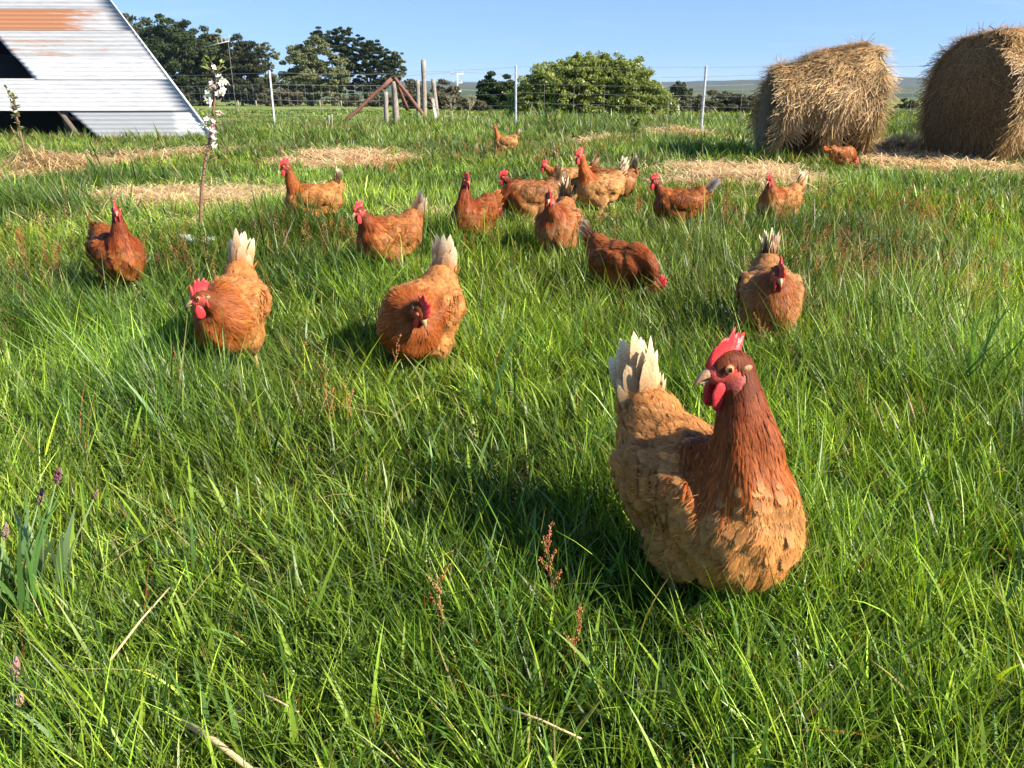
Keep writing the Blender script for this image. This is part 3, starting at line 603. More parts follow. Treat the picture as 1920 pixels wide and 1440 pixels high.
def build_shed():
    th = R(62)                                    # lean of the front sheets from the ground
    O = gp(392, 256); O.y = 13.9; O.x = at(396, 256, 13.9).x; O.z = 0
    yaw = R(4)
    ex = Vector((math.cos(yaw), math.sin(yaw), 0)); back = Vector((-math.sin(yaw), math.cos(yaw), 0))
    ev = back * math.cos(th) + Vector((0, 0, 1)) * math.sin(th); nrm = ex.cross(ev).normalized()
    t = thing("iron_shed", "white weathered corrugated iron A-frame shed with rust bands and raked edges", "shed", O, 0)
    def uv(px, py):                               # pixel -> (u, v) on the front plane
        d = ray(px, py); o = Vector((0, 0, CAM_H)); k = (O - o).dot(nrm) / d.dot(nrm); q = o + d * k - O
        return q.dot(ex), q.dot(ev)
    def sheet(name, poly, dz, rustf, parent=t, pitch=.076, amp=.0065, seg=6, back_side=False):
        """poly: left edge bottom/top u and right edge bottom/top u between v0..v1; corrugations run along u"""
        (ul0, ul1, ur0, ur1, v0, v1) = poly
        nv = max(8, int((v1 - v0) / pitch * seg)); nu = 26; V = []; C = []
        for side in (0, 1):
            for j in range(nv + 1):
                f = j / nv; v = v0 + (v1 - v0) * f; ul = ul0 + (ul1 - ul0) * f; ur = ur0 + (ur1 - ur0) * f
                for i in range(nu + 1):
                    g = i / nu; u = ul + (ur - ul) * g
                    w = dz + amp * math.sin(2 * math.pi * v / pitch) + .004 * math.sin(u * 1.7 + v * 2) - side * .002
                    V.append(ex * u + ev * v + nrm * w); C.append((*rustf(u, v), 0))
        nrow = nu + 1; half = (nv + 1) * nrow; Q = []
        for j in range(nv):
            for i in range(nu):
                a = j * nrow + i; Q.append((a, a + 1, a + 1 + nrow, a + nrow)); b = a + half; Q.append((b, b + nrow, b + 1 + nrow, b + 1))
        for j in range(nv):
            for a in (j * nrow, j * nrow + nu): Q.append((a, a + nrow, a + nrow + half, a + half))
        for i in range(nu):
            for a in (i, nv * nrow + i): Q.append((a, a + 1, a + 1 + half, a + half))
        me = bpy.data.meshes.new(name); me.from_pydata([tuple(v) for v in V], [], Q)
        ca = me.color_attributes.new("Col", 'FLOAT_COLOR', 'POINT'); c4 = np.ones((len(V), 4), np.float32); c4[:, :3] = np.array(C); ca.data.foreach_set("color", c4.ravel())
        me.polygons.foreach_set("use_smooth", [True] * len(Q)); me.materials.append(M_IRON); me.update()
        o = bpy.data.objects.new(name, me); COL.objects.link(o); o.parent = parent
        return o
    v_of = lambda py, px=100: uv(px, py)[1]
    # right raked edge from (400,256) to (205,0)
    u_a, v_a = uv(400, 256); u_b, v_b = uv(206, 0); er = lambda v: u_a + (u_b - u_a) * (v - v_a) / (v_b - v_a)
    rows = [(262, 206), (208, 148), (150, 104), (106, 57), (59, 17), (19, -25), (-23, -70), (-68, -115)]
    UL = -9.0
    rust = [lambda u, v: (0, .75 if u < -.55 - (v * .2) else 0), lambda u, v: (.02, .12), lambda u, v: (0, 0), lambda u, v: (.12 + (.22 * max(0, min(1, (ur_ + 1.2 - u) / 1.4)) if v < vr + .26 else 0), .42),
            lambda u, v: (.22 + .42 * max(0, min(1, (ug + .9 - u) / 1.3)), .30), lambda u, v: (.10, .45), lambda u, v: (.02, .1), lambda u, v: (0, 0)]
    ur_, vr = uv(150, 100)[0], uv(60, 103)[1]; ug = uv(130, 40)[0]
    for k, (yb, yt) in enumerate(rows):
        v0, v1 = v_of(yb), v_of(yt)
        if k == 0:
            v0 = -.03; l0, l1 = uv(186, 262)[0], uv(125, 207)[0]
            sheet("iron_sheet", (l0, l1, er(v0), er(v1), v0, v1), -.02, rust[0]); continue
        if k == 2:                                # beside the dark triangular opening
            l0, l1 = uv(68, 151)[0], uv(26, 104)[0]; sheet("iron_sheet", (l0, l1, er(v0), er(v1), v0, v1), .009 * k, rust[k]); continue
        if k == 3:
            l0, l1 = uv(26, 106)[0], uv(-16, 57)[0]
            sheet("iron_sheet", (l0, l1, er(v0), er(v1), v0, v1), .009 * k, rust[k]); continue
        sheet("iron_sheet", (UL, UL, er(v0), er(v1), v0, v1), .009 * k, rust[k])
    # frame: rafters, ridge, rear slope, posts
    vt = v_of(-115); ridge = ev * vt
    mb = MB()
    for u in (-.12, -2.2, -4.4, -6.6, -8.8):
        sl = (u_b - u_a) / (v_b - v_a)
        for sgn in (0, 1):
            if sgn and u > -2: continue
            a = ex * (u + .05) + back * (2 * math.cos(th) * vt if sgn else 0) - nrm * .09
            b = ex * (u + sl * vt * .98) + ridge - nrm * .09
            mb.tube([a, b], .045, 6)
    mb.build("rafter_frame", M_SHEDWOOD, t)
    # rear slope, mirrored
    mb = MB(); sl = (u_b - u_a) / (v_b - v_a); bb = back * (2 * math.cos(th) * vt)
    nseg = 60
    V = []; 
    for j in range(nseg * 4 + 1):
        f = j / (nseg * 4); off = .010 * math.sin(2 * math.pi * f * vt / .076)
        e2 = (ridge - bb); nn = Vector((0, 0, 0)) + back * math.sin(th) + Vector((0, 0, 1)) * math.cos(th)
        pR = bb + e2 * f + ex * (-3.4 * (1 - f) + sl * vt * f) + nn * off; pL = bb + e2 * f + ex * UL + nn * off; V += [pL, pR]
    mb.add(V, [(2 * j, 2 * j + 1, 2 * j + 3, 2 * j + 2) for j in range(nseg * 4)], (0, .3, 0)); mb.build("rear_roof", M_IRON, t)
    mb = MB(); p0 = uv(116, 262)[0]
    zt = (ev * v_of(207)).z
    mb.tube([ex * p0 + back * .35 + Vector((0, 0, -.1)), ex * (p0 - .03) + back * .30 + Vector((0, 0, zt + .05))], .055, 8)
    mb.build("timber_prop", M_SHEDWOOD, t)
    mb = MB(); mb.tube([ex * (p0 + .02) + back * .30 + Vector((0, 0, .28)), ex * (p0 + .62) + back * .42 + Vector((0, 0, .26))], .03, 8); mb.build("cross_rail", M_SHEDWOOD, t)
    # near-black panels added behind the openings to stand in for shade
    mb = MB(); mb.box((0, 0, 0), (3.2, .02, .9), M=Matrix.Translation(ex * -6.6 + back * 1.45 + Vector((0, 0, 1.85))) @ Matrix.Rotation(yaw, 4, 'Z')); mb.box((0, 0, 0), (3.4, .02, .75), M=Matrix.Translation(ex * -4.95 + back * 1.15 + Vector((0, 0, .55))) @ Matrix.Rotation(yaw, 4, 'Z')); mb.build("gloom_panel", M_DARK, t)
    # edge capping along the raked edge
    mb = MB(); a = ex * er(0) + nrm * .012; b = ex * er(vt) + ev * vt + nrm * .012
    mb.tube([a, b], .022, 6, (.0, .0, 0)); mb.build("edge_capping", M_IRON, t)
    return t
build_shed()

# ------------------------------------------------------------------ fence
M_STEEL = simple("galvanised_steel", (.62, .63, .64), .45, .3, noise=(30, (.78, .79, .80), .2))
M_WIRE = simple("fence_wire", (.45, .45, .45), .5, .3)
M_TIMBER = simple("weathered_timber", (.17, .14, .11), .9, noise=(12, (.36, .32, .27), .25), bump=.6)
M_RUST = simple("rust_red_paint", (.13, .045, .032), .85, noise=(22, (.27, .12, .085), .2), bump=.3)
PA = Vector((-9.9, 20.6, 0)); P1, PS, P2, P3 = gp(515, 233), gp(743, 231), gp(967, 240), gp(1314, 250)
P4 = P3 + (P3 - P2) * 1.05; P5 = P4 + (P3 - P2) * 1.05
for q in (PA, P1, PS, P2, P3, P4, P5): q.z = float(terrain(q.x, q.y))
fence = thing("wire_fence", "galvanised wire netting fence on thin steel posts across the back of the paddock", "fence", P2)
def fpost(q, h):
    mb = MB(); l = q - P2
    mb.box((0, 0, h / 2 - .1), (.021, .010, h / 2 + .1)); mb.box((0, -.018, h / 2 - .1), (.004, .010, h / 2 + .1))
    o = mb.build("fence_post", M_STEEL, fence, smooth=False, loc=l); return o
for q, h in ((PA, 1.1), (P1, 1.12), (P2, 1.14), (P3, 1.13), (P4, 1.12), (P5, 1.12)): fpost(q, h)
def wire_run(a, b, heights, name, vert=None, sag=.015, r=.0021):
    mb = MB(); a = a - P2; b = b - P2; L = (b - a).length
    for h in heights:
        pts = []; ph = random.random() * 6
        for i in range(13):
            f = i / 12; q = a.lerp(b, f); q.z += h - sag * 4 * f * (1 - f) * (1 if h > .3 else .3) + .006 * math.sin(f * 17 + ph); pts.append(q)
        mb.tube(pts, r, 4, caps=False)
    if vert:
        k = int(L / vert)
        for i in range(1, k):
            f = i / k; q = a.lerp(b, f); z0, z1 = heights[0], [h for h in heights if h < .99][-1]
            mb.tube([q + Vector((0, 0, z0)), q + Vector((.01 * math.sin(i * 7), 0, z1 - sag * 4 * f * (1 - f)))], r * .72, 4, caps=False)
    mb.build(name, M_WIRE, fence)
hl = [.07, .20, .36, .52, .68, .84, 1.07]
wire_run(PA, P1, hl, "netting", .17); wire_run(P1, PS, hl, "netting", .17)
wire_run(PS, P2, [.15, .40, .62, .84, 1.1], "line_wire"); wire_run(P2, P3, [.1, .28, .46, .64, .80, 1.11], "netting", .6)
wire_run(P3, P4, [.1, .28, .46, .64, .80, 1.11], "netting", .6); wire_run(P4, P5, [.2, .5, .80, 1.11], "line_wire")

# corner strainer with two rust red stays
st = thing("strainer_post", "stout grey timber strainer post braced by rust red stays forming an A", "fence post", PS)
def woodpost(parent, base, h, r, lean=(0, 0), name="post"):
    mb = MB(); n = 7; pts = [Vector((base[0] + lean[0] * i / n, base[1] + lean[1] * i / n, base[2] - .15 + (h + .15) * i / n)) for i in range(n + 1)]
    mb.tube(pts, [r * (1 - .10 * i / n + .05 * math.sin(i * 2.3)) for i in range(n + 1)], 10); return mb.build(name, M_TIMBER, parent)
tipz = at(740, 147, PS.y).z - PS.z
woodpost(st, (0, 0, 0), tipz - .06, .075)
def stay(a, b):
    mb = MB(); n = 6; pts = [a.lerp(b, i / n) + Vector((0, 0, .008 * math.sin(i * 2))) for i in range(n + 1)]
    mb.tube(pts, .042, 8); mb.build("stay", M_RUST, st)
top = Vector((-.02, -.06, tipz))
stay(at(640, 234, PS.y - .25) - PS, top + Vector((-.02, -.03, 0))); stay(at(805, 230, PS.y - .15) - PS, top + Vector((.03, .04, .02)))
stay(at(764, 205, PS.y + 1.0) - PS, top + Vector((.03, .10, -.02)))

POSTS = [(724, 172, 227, 18.6, .055, "short narrow timber post just left of the strainer post"), (784, 150, 212, 23, .06, "grey timber post immediately left of the tallest post"),
         (796, 112, 214, 22.5, .07, "tallest grey timber post rising above its neighbours"), (821, 148, 214, 22.5, .062, "leaning grey timber post right of the tallest post"),
         (616, 216, 236, 17.5, .02, "small stake in the grass left of the rust red stay"), (622, 214, 240, 17.2, .02, "second small stake set closest to the left rust red stay")]
for (px, yt, yb, Y, r, lab) in POSTS:
    b = at(px, yb, Y); z0 = float(terrain(b.x, Y)); t_ = at(px, yt, Y)
    o = thing("timber_post", lab, "post", (b.x, Y, z0), 0, "old timber posts beyond the fence")
    woodpost(o, (0, 0, 0), t_.z - z0, r, lean=((-.12 if px == 821 else 0) + .02, 0))
b = at(818, 214, 22); z0 = float(terrain(b.x, 22)); mb = MB(); mb.box((0, 0, .25), (.03, .015, .32), M=Matrix.Rotation(R(-8), 4, 'Y'))
o = mb.build("marker_stake", simple("white_paint", (.8, .8, .78), .5), smooth=False, loc=(b.x, 22, z0)); setp(o, "short white painted stake beside the leaning timber post", "stake")
for (px, yb, hgt, lb) in ((446, 192, 12, 'distant pale post under the tree between antenna and first steel post'), (480, 192, 10, 'distant pale post just left of the first steel post'), (600, 196, 13, 'distant pale post under the olive green tree'), (640, 196, 12, 'distant pale post right above the foot of the left rust red stay')):
    Y = 95.; b = at(px, yb, Y); z0 = float(terrain(b.x, Y)); mb = MB(); mb.tube([(0, 0, -.2), (0, 0, .75)], .07, 7)
    o = mb.build("pasture_post", M_TIMBER, loc=(b.x, Y, z0)); setp(o, lb, "post", "posts at the far side of the pasture")

# power pole and TV antenna
def pole():
    Y = 150.; b = at(858, 185, Y); z0 = float(terrain(b.x, Y)); t_ = at(856, 137, Y)
    t = thing("power_pole", "tall pale power pole with crossarms far behind the timber posts", "power pole", (b.x, Y, z0))
    h = t_.z - z0; mb = MB(); mb.tube([(0, 0, -.5), (0, 0, h)], [.20, .13], 10); mb.build("pole", M_STEEL, t)
    for k, z in enumerate((h - .15, h - 1.6, h - 3.0)):
        mb = MB(); mb.box((0, 0, z), (1.1 - .2 * k, .05, .05)); mb.build("crossarm", M_STEEL, t)
        for sx in (-.9, .9):
            mb = MB(); mb.tube([(sx * (1 - .2 * k), 0, z + .05), (sx * (1 - .2 * k), 0, z + .4)], .06, 6); mb.build("insulator", M_STEEL, t)
    mb = MB()
    for k in range(3):
        for sx in (-.9, .9):
            a = Vector((sx * (1 - .2 * k), 0, h + .2 - 1.45 * k)); e = a + Vector((70, -12, .5)); e2 = a + Vector((-60, 14, 0))
            for q in (e, e2): mb.tube([a.lerp(q, i / 10) - Vector((0, 0, 4 * 1.2 * (i / 10) * (1 - i / 10))) for i in range(11)], .022, 4, caps=False)
    mb.build("power_line", M_WIRE, t)
pole()
def antenna():
    Y = 34.; a, b = at(384, 88, Y), at(430, 77, Y); z0 = float(terrain(a.x + .6, Y)); bx = b.x - .05
    t = thing("tv_antenna", "thin TV antenna with looped elements on a slim mast before the dark trees", "antenna", (bx, Y, z0))
    o = Vector((bx, Y, z0)); mb = MB(); mb.tube([(0, 0, -.1), (0, 0, b.z - z0 - .01)], .015, 6); mb.build("mast", M_HM, t)
    mb = MB(); mb.tube([a - o, b - o], .018, 6); mb.build("boom", M_WIRE, t)
    for f in (.62, .78, .93):
        c = a.lerp(b, f) - o; mb = MB(); mb.tube([c + Vector((.10 * math.cos(k * .5), 0, .12 + .13 * math.sin(k * .5))) for k in range(14)], .010, 5); mb.build("element", M_WIRE, t)
M_HM = simple("dull_mast", (.10, .10, .10), .7)
antenna()

# ------------------------------------------------------------------ trees and shrubs
M_BARK = simple("bark", (.07, .055, .045), .95, noise=(3, (.15, .13, .11), .25), bump=.6)
def leaf_cards(rg, P, size, up_bias=.3):
    n = len(P); a = rg.normal(size=(n, 3)); a[:, 2] += 0; a /= np.linalg.norm(a, axis=1)[:, None]
    b = np.cross(a, rg.normal(size=(n, 3)) + np.array([0, 0, up_bias])); b /= np.linalg.norm(b, axis=1)[:, None]
    s = size[:, None] if hasattr(size, '__len__') else size
    V = np.stack([P - a * s * .5, P + b * s * .28, P + a * s * .55, P - b * s * .28], 1)
    Q = np.arange(n * 4).reshape(n, 4); return V.reshape(-1, 3), Q
def plant(name, lab, cat, Y, blobs, c1, c2, size, n, trunk_px, group=None, flowers=None, seed=1, flat=1.0, dense=.55, mat_=None, trunk_r=.25, gap=.5, depth=.8):
    rg = np.random.default_rng(seed); k = Y * 1.07 / F; n = int(n * 2.7); size *= .84
    bx = at(trunk_px, 200, Y).x; z0 = float(terrain(bx, Y)); O = np.array([bx, Y, z0])
    t = thing(name, lab, cat, (bx, Y, z0), 0, group)
    cen = []; 
    for (px, py, rx, ry) in blobs:
        c = at(px, py, Y); cen.append((np.array(c) - O, rx * k, ry * k))
    A = sum(c[1] * c[2] for c in cen); Ps = []; tone = []
    for ci, (c, rx, rz) in enumerate(cen):
        # each mass is built from many overlapping sprays of foliage
        ncl = max(14, int(80 * dense)); m_ = int(n * rx * rz / A / ncl)
        n = n; u = rg.normal(size=(ncl, 3)); u /= np.linalg.norm(u, axis=1)[:, None]; rad = rg.uniform(.15, 1.12, ncl) ** .6
        cc = c + u * rad[:, None] * np.array([rx, min(rx, 1.3 * rz) * depth, rz]); rr = rg.uniform(.13, .30, ncl) * min(rx, rz)
        for q in range(ncl):
            v = rg.normal(size=(m_, 3)); v /= np.linalg.norm(v, axis=1)[:, None]; r_ = rg.random(m_) ** .45
            p_ = cc[q] + v * r_[:, None] * rr[q] * np.array([1.35, 1.35, .75 * flat]); Ps.append(p_)
            tone.append(np.full(m_, rg.uniform(0, 1)) * .6 + .4 * rg.random(m_))
    P = np.concatenate(Ps); tone = np.concatenate(tone)[:, None]
    ok = P[:, 2] > .02 * Y / 20; P = P[ok]; tone = tone[ok]
    V, Q = leaf_cards(rg, P, size * rg.uniform(.5, 1.25, len(P)))
    C = (np.array(c1) * (1 - tone) + np.array(c2) * tone); C = np.repeat(C, 4, 0)
    mesh_np("crown", V, quads=Q, mat=mat_ or M_NEEDLE, col=C, parent=t)
    mb = MB(); ctop = max(cen, key=lambda q: q[0][2]); h = ctop[0][2]
    mb.tube([(0, 0, -.2), (.02 * h, 0, h * .3), (float(ctop[0][0]) * .5, 0, h * .62), (float(ctop[0][0]), 0, h)], [trunk_r, trunk_r * .8, trunk_r * .5, trunk_r * .12], 9)
    for (c, rx, rz) in cen:
        s_ = min(h * .35, max(0, c[2] * .5)); mb.tube([(0, 0, s_ * .7), (c[0] * .5, c[1] * .5, s_ + (c[2] - s_) * .4), (float(c[0]), float(c[1]), float(c[2]))], [trunk_r * .5, trunk_r * .32, trunk_r * .1], 7)
        for q in range(4):
            e = c + rg.normal(size=3) * np.array([rx, rx * .5, rz]) * .45; mb.tube([tuple(c), tuple((c + e) / 2 + np.array([0, 0, .05 * rz])), tuple(e)], [trunk_r * .14, trunk_r * .08, trunk_r * .03], 5)
    mb.build("trunk", M_BARK, t)
    if flowers:
        nf, cf, sf = flowers; idx = rg.choice(len(P), nf); cm = P.mean(0); Pf = P[idx] + (P[idx] - cm) * .04
        V, Q = leaf_cards(rg, Pf, sf * rg.uniform(.6, 1.3, nf)); mesh_np("blossom", V, quads=Q, mat=M_PETAL, col=np.tile(cf, (len(V), 1)), parent=t)
    return t
DK1, DK2 = (.032, .044, .020), (.115, .130, .055); OL1, OL2 = (.085, .10, .045), (.18, .195, .09)
GT = "tall trees of the windbreak"
plant("cypress_tree", "dark tree half hidden behind the sloping edge of the shed", "tree", 150, [(236, 55, 30, 22), (225, 90, 40, 35), (255, 110, 40, 40), (250, 160, 45, 38)], DK1, DK2, .62, 9000, 240, GT, seed=1)
plant("cypress_tree", "broad dome-topped dark cypress right of the shed roof edge", "tree", 147, [(315, 72, 46, 32), (345, 88, 46, 34), (290, 105, 40, 40), (325, 130, 58, 48), (330, 170, 60, 26)], DK1, (.05, .075, .028), .62, 17000, 320, GT, seed=2)
plant("pine_tree", "dark tree directly behind the blossom sapling top and antenna", "tree", 152, [(398, 84, 34, 24), (412, 110, 42, 34), (396, 150, 48, 42)], DK1, DK2, .6, 11000, 400, GT, seed=3)
plant("pine_tree", "dark tree standing between the antenna and the airy thin pine", "tree", 149, [(452, 100, 32, 24), (462, 125, 36, 30), (450, 162, 44, 34)], (.022, .03, .015), (.07, .08, .04), .6, 9500, 455, GT, seed=4)
plant("airy_pine", "sparse airy pine with sky showing through right of the dark trees", "tree", 151, [(498, 88, 17, 8), (510, 104, 14, 7), (494, 122, 17, 9), (508, 148, 20, 14), (490, 168, 26, 22)], OL1, OL2, .5, 3600, 499, GT, seed=5, dense=.4, flat=.6, trunk_r=.18)
plant("eucalyptus_tree", "olive green rounded tree in front of the tall dark pines", "tree", 140, [(580, 100, 34, 26), (566, 130, 36, 30), (606, 138, 38, 34), (552, 168, 34, 26), (598, 172, 52, 24)], OL1, OL2, .5, 15000, 586, GT, seed=6, trunk_r=.3)
plant("pine_tree", "tallest dark pine with flat spreading top in the middle of the row", "tree", 156, [(606, 70, 24, 14), (640, 68, 26, 13), (660, 86, 32, 16), (636, 104, 30, 18), (660, 128, 28, 16), (630, 160, 40, 24)], DK1, (.045, .065, .03), .55, 13000, 640, GT, seed=7, flat=.6, trunk_r=.3)
plant("pine_tree", "wide dark pine with layered branches at the right end of the row", "tree", 153, [(695, 92, 30, 14), (712, 108, 32, 15), (684, 122, 30, 16), (725, 132, 30, 15), (700, 150, 38, 16), (735, 118, 18, 10), (680, 176, 44, 20)], DK1, (.045, .065, .03), .55, 13000, 695, GT, seed=8, flat=.6, trunk_r=.3)
plant("airy_pine", "pale wispy tree leaning out at the right end of the windbreak", "tree", 160, [(742, 112, 13, 14), (748, 134, 11, 12), (735, 150, 16, 12)], OL1, OL2, .45, 2400, 736, GT, seed=9, dense=.4, trunk_r=.15)
GS = "scrub bushes beyond the fence"
for i, (px, py, rx, ry, Y, lab) in enumerate([(772, 178, 26, 24, 70, "low brown scrub bush behind the timber post pair"), (835, 180, 26, 22, 75, "round dull bush behind the leaning timber post"), (806, 190, 30, 18, 60, "low scrub patch at the foot of the tallest timber post"),
        (880, 202, 34, 14, 50, "low grey scrub left of the dark round cypress"), (690, 190, 50, 16, 110, "long low thicket under the wide dark pine"), (520, 185, 44, 16, 120, "low thicket right of the first steel post")]):
    plant("scrub_bush", lab, "bush", Y, [(px, py, rx, ry), (px + rx * .5, py + 4, rx * .6, ry * .8)], (.06, .058, .034), (.14, .13, .08), .012 * Y ** .75, 3800, px, GS, seed=20 + i, trunk_r=.06)
plant("cypress_bush", "dense dark rounded cypress left of the middle steel post", "tree", 55, [(932, 165, 30, 22), (915, 180, 18, 20), (950, 182, 24, 22), (930, 195, 32, 16)], (.018, .036, .012), (.055, .085, .028), .22, 9000, 932, seed=31, trunk_r=.15)
dome = []
for i in range(15):
    x_ = 992 + i * 18; tp_ = 106 + 50 * (max(0, 1125 - x_) / 140) ** 1.5 + 100 * (max(0, x_ - 1125) / 120) ** 2.2; y_ = tp_ + 24
    while y_ < 222: dome.append((x_ + random.uniform(-9, 9), y_ + random.uniform(-7, 9), random.uniform(30, 42), random.uniform(24, 30))); y_ += 24
plant("flowering_bush", "big domed olive bush speckled with white blossom beyond the fence", "bush", 25, dome,
      (.11, .15, .034), (.28, .32, .085), .085, 90000, 1120, flowers=(1500, (.84, .82, .72), .08), seed=32, mat_=M_LEAF, trunk_r=.05, dense=.95, depth=1.3)
plant("round_tree", "small round dark tree right of the flowering bush on the skyline", "tree", 120, [(1272, 166, 14, 10), (1284, 176, 20, 12), (1262, 178, 14, 10)], DK1, DK2, .45, 3000, 1276, seed=33, trunk_r=.2)
for i, (px, py, rx, ry, Y, lab) in enumerate([(1255, 205, 34, 24, 40, "grey brown scrub touching the right foot of the flowering bush"), (1300, 208, 34, 24, 42, "grey brown scrub left of the right steel post"), (1345, 200, 34, 26, 44, "dusky scrub just right of the right steel post"),
        (1390, 205, 34, 24, 43, "dusky scrub bush against the left bale"), (1372, 188, 26, 14, 60, "far scrub bush showing above the dusky thicket"), (1440, 205, 40, 26, 46, "scrub bush mostly hidden by the left hay bale"), (1700, 200, 20, 12, 70, "tiny dark bush in the gap between the bales")]):
    plant("scrub_bush", lab, "bush", Y, [(px, py, rx, ry), (px + rx * .4, py + 8, rx * .7, ry * .8)], (.055, .062, .035), (.15, .14, .09), .16, 5200, px, GS, seed=50 + i, trunk_r=.05)
# bare dead shrub
def dead():
    Y = 20.5; b = at(848, 214, Y); z0 = float(terrain(b.x, Y)); mb = MB(); rg = random.Random(4)
    def br(p, d, L, r, k):
        e = p + d * L; mb.tube([p, p.lerp(e, .5) + Vector((rg.uniform(-.03, .03), 0, 0)), e], [r, r * .8, r * .5], 5)
        if k:
            for _ in range(3): br(e, (d + Vector((rg.uniform(-.7, .7), rg.uniform(-.5, .5), rg.uniform(-.2, .4)))).normalized(), L * .65, r * .55, k - 1)
    for dx in (-.3, 0, .35): br(Vector((dx, 0, -.05)), Vector((dx * .4, 0, 1)).normalized(), .30, .018, 3)
    o = mb.build("dead_shrub", simple("bleached_wood", (.34, .28, .2), .8), loc=(b.x, Y, z0)); setp(o, "leafless bleached shrub right of the leaning timber post", "shrub")
dead()

# ------------------------------------------------------------------ saplings
M_TWIG = simple("sapling_bark", (.13, .065, .04), .6, noise=(60, (.30, .17, .11), .3), bump=.3)
def leafpatch(mb, p, d, L, w, c):
    d = Vector(d).normalized(); s = d.cross(Vector((.2, .3, 1))).normalized(); n = d.cross(s)
    mb.add([p, p + d * L * .4 + s * w + n * L * .06, p + d * L * .45 - n * .08 * L, p + d * L * .4 - s * w + n * L * .06, p + d * L + n * L * .1], [(0, 1, 2), (0, 2, 3), (1, 4, 2), (2, 4, 3)], c)
def flower(mb, mc, c, r, rg, pink):
    n = Vector((rg.uniform(-1, 1), rg.uniform(-1, .3), rg.uniform(-.2, 1))).normalized(); a = n.orthogonal().normalized(); b = n.cross(a)
    for k in range(5):
        an = k * 1.2566 + rg.uniform(-.15, .15); d = a * math.cos(an) + b * math.sin(an); s = n.cross(d)
        col = (.86, .80, .76) if rg.random() > pink else (.82, .52, .54)
        mb.add([c, c + d * r * .5 + s * r * .38 + n * r * .12, c + d * r + s * r * .2 + n * r * .3, c + d * r - s * r * .2 + n * r * .3, c + d * r * .5 - s * r * .38 + n * r * .12], [(0, 1, 2), (0, 2, 3), (0, 3, 4)], col)
    mc.ball(c + n * r * .12, (r * .16,) * 3, nu=6, nv=4, color=(.62, .55, .2))
def blossom_sapling():
    rg = random.Random(3); Y = gp(375, 452).y; O = gp(375, 452); O.z = float(terrain(O.x, O.y))
    t = thing("blossom_sapling", "young apple sapling with white and pink blossom on a single thin stem", "sapling", O)
    px = [(375, 452), (376, 400), (378, 355), (384, 305), (392, 270), (397, 235), (401, 200), (406, 168), (404, 140), (398, 118)]
    pts = [at(x, y, Y) - O for x, y in px]; mb = MB()
    mb.tube(pts, [.0095, .009, .0085, .0075, .007, .0062, .0055, .0045, .0035, .002], 8)
    for k in range(26):
        f = rg.uniform(.08, .6) * 9; i = int(f); p = pts[i].lerp(pts[i + 1], f - i); mb.ball(p + Vector((rg.uniform(-.006, .006), -.004, 0)), (.008, .006, .006), nu=6, nv=4)
    for (i, dx, dz) in ((6, .03, .04), (7, -.045, .05), (8, .035, .05), (8, -.03, .05), (4, -.04, -.01), (5, .035, .01), (3, .05, .03)):
        p = pts[i]; e = p + Vector((dx * 1.3, rg.uniform(-.03, .03), dz)); mb.tube([p, p.lerp(e, .5), e], [.003, .0025, .0015], 5)
    mb.build("stem", M_TWIG, t)
    cl = [(410, 160, .03, 9, .1), (398, 165, .02, 4, .1), (418, 155, .018, 4, .05), (393, 190, .018, 4, .1), (384, 186, .006, 3, .1), (413, 176, .015, 3, .1), (400, 218, .02, 5, .15), (412, 212, .006, 3, .7), (392, 240, .02, 6, .4), (400, 248, .016, 5, .5), (397, 262, .014, 4, .5), (401, 272, .004, 2, .4), (383, 240, .012, 2, .1), (406, 130, .015, 2, .05)]
    for (x, y, s, n, pk) in cl:
        fm = MB(); c = at(x, y, Y) - O
        for _ in range(n): flower(fm, fm, c + Vector((rg.gauss(0, s * .7), rg.gauss(0, s * .7), rg.gauss(0, s * .7))), rg.uniform(.014, .02), rg, pk)
        fm.build("blossom_cluster", M_PETAL, t); lf = MB()
        for _ in range(3): leafpatch(lf, c + Vector((rg.gauss(0, s * .3), rg.gauss(0, s * .3), rg.gauss(0, s * .3))), (rg.uniform(-1, 1), rg.uniform(-1, 1), rg.uniform(-.2, 1)), rg.uniform(.025, .04), .008, (.22, .30, .07))
        lf.build("leaf_cluster", M_LEAF, t, smooth=False)
    for (x, y) in ((382, 118), (395, 114), (414, 118), (426, 130), (390, 130)):
        c = at(x, y, Y) - O; lf = MB()
        for _ in range(3): leafpatch(lf, c, (rg.uniform(-.8, .8), rg.uniform(-.6, .6), rg.uniform(.1, 1)), rg.uniform(.03, .045), .010, (.30, .36, .10))
        lf.tube([at(404, 140, Y) - O, c], [.002, .0012], 4, (.25, .28, .1)); lf.build("leafy_twig", M_LEAF, t, smooth=False)
blossom_sapling()
def leafy_sapling(name, lab, stems, base, Y, seed, col, blo=0, r=.01, leafr=(.025, .05), nl=50):
    rg = random.Random(seed); O = Vector(base); t = thing(name, lab, "sapling", O); mb, lf, fm, fc = MB(), MB(), MB(), MB()
    for st_ in stems:
        pts = [at(x, y, Y) - O for x, y in st_]; n = len(pts); mb.tube(pts, [r * (1 - .75 * i / (n - 1)) for i in range(n)], 6)
        for _ in range(nl):
            f = (.35 + .65 * rg.random()) * (n - 1) * .999; i = int(f); p = pts[i].lerp(pts[i + 1], f - i)
            leafpatch(lf, p, (rg.uniform(-1, 1), rg.uniform(-.8, .8), rg.uniform(0, 1)), rg.uniform(*leafr), leafr[1] * .26, col)
            if rg.random() < blo: flower(lf, lf, p + Vector((rg.uniform(-.03, .03), -.02, 0)), .018, rg, .3)
    mb.build("stem", M_TWIG, t); lf.build("foliage", M_LEAF, t, smooth=False)
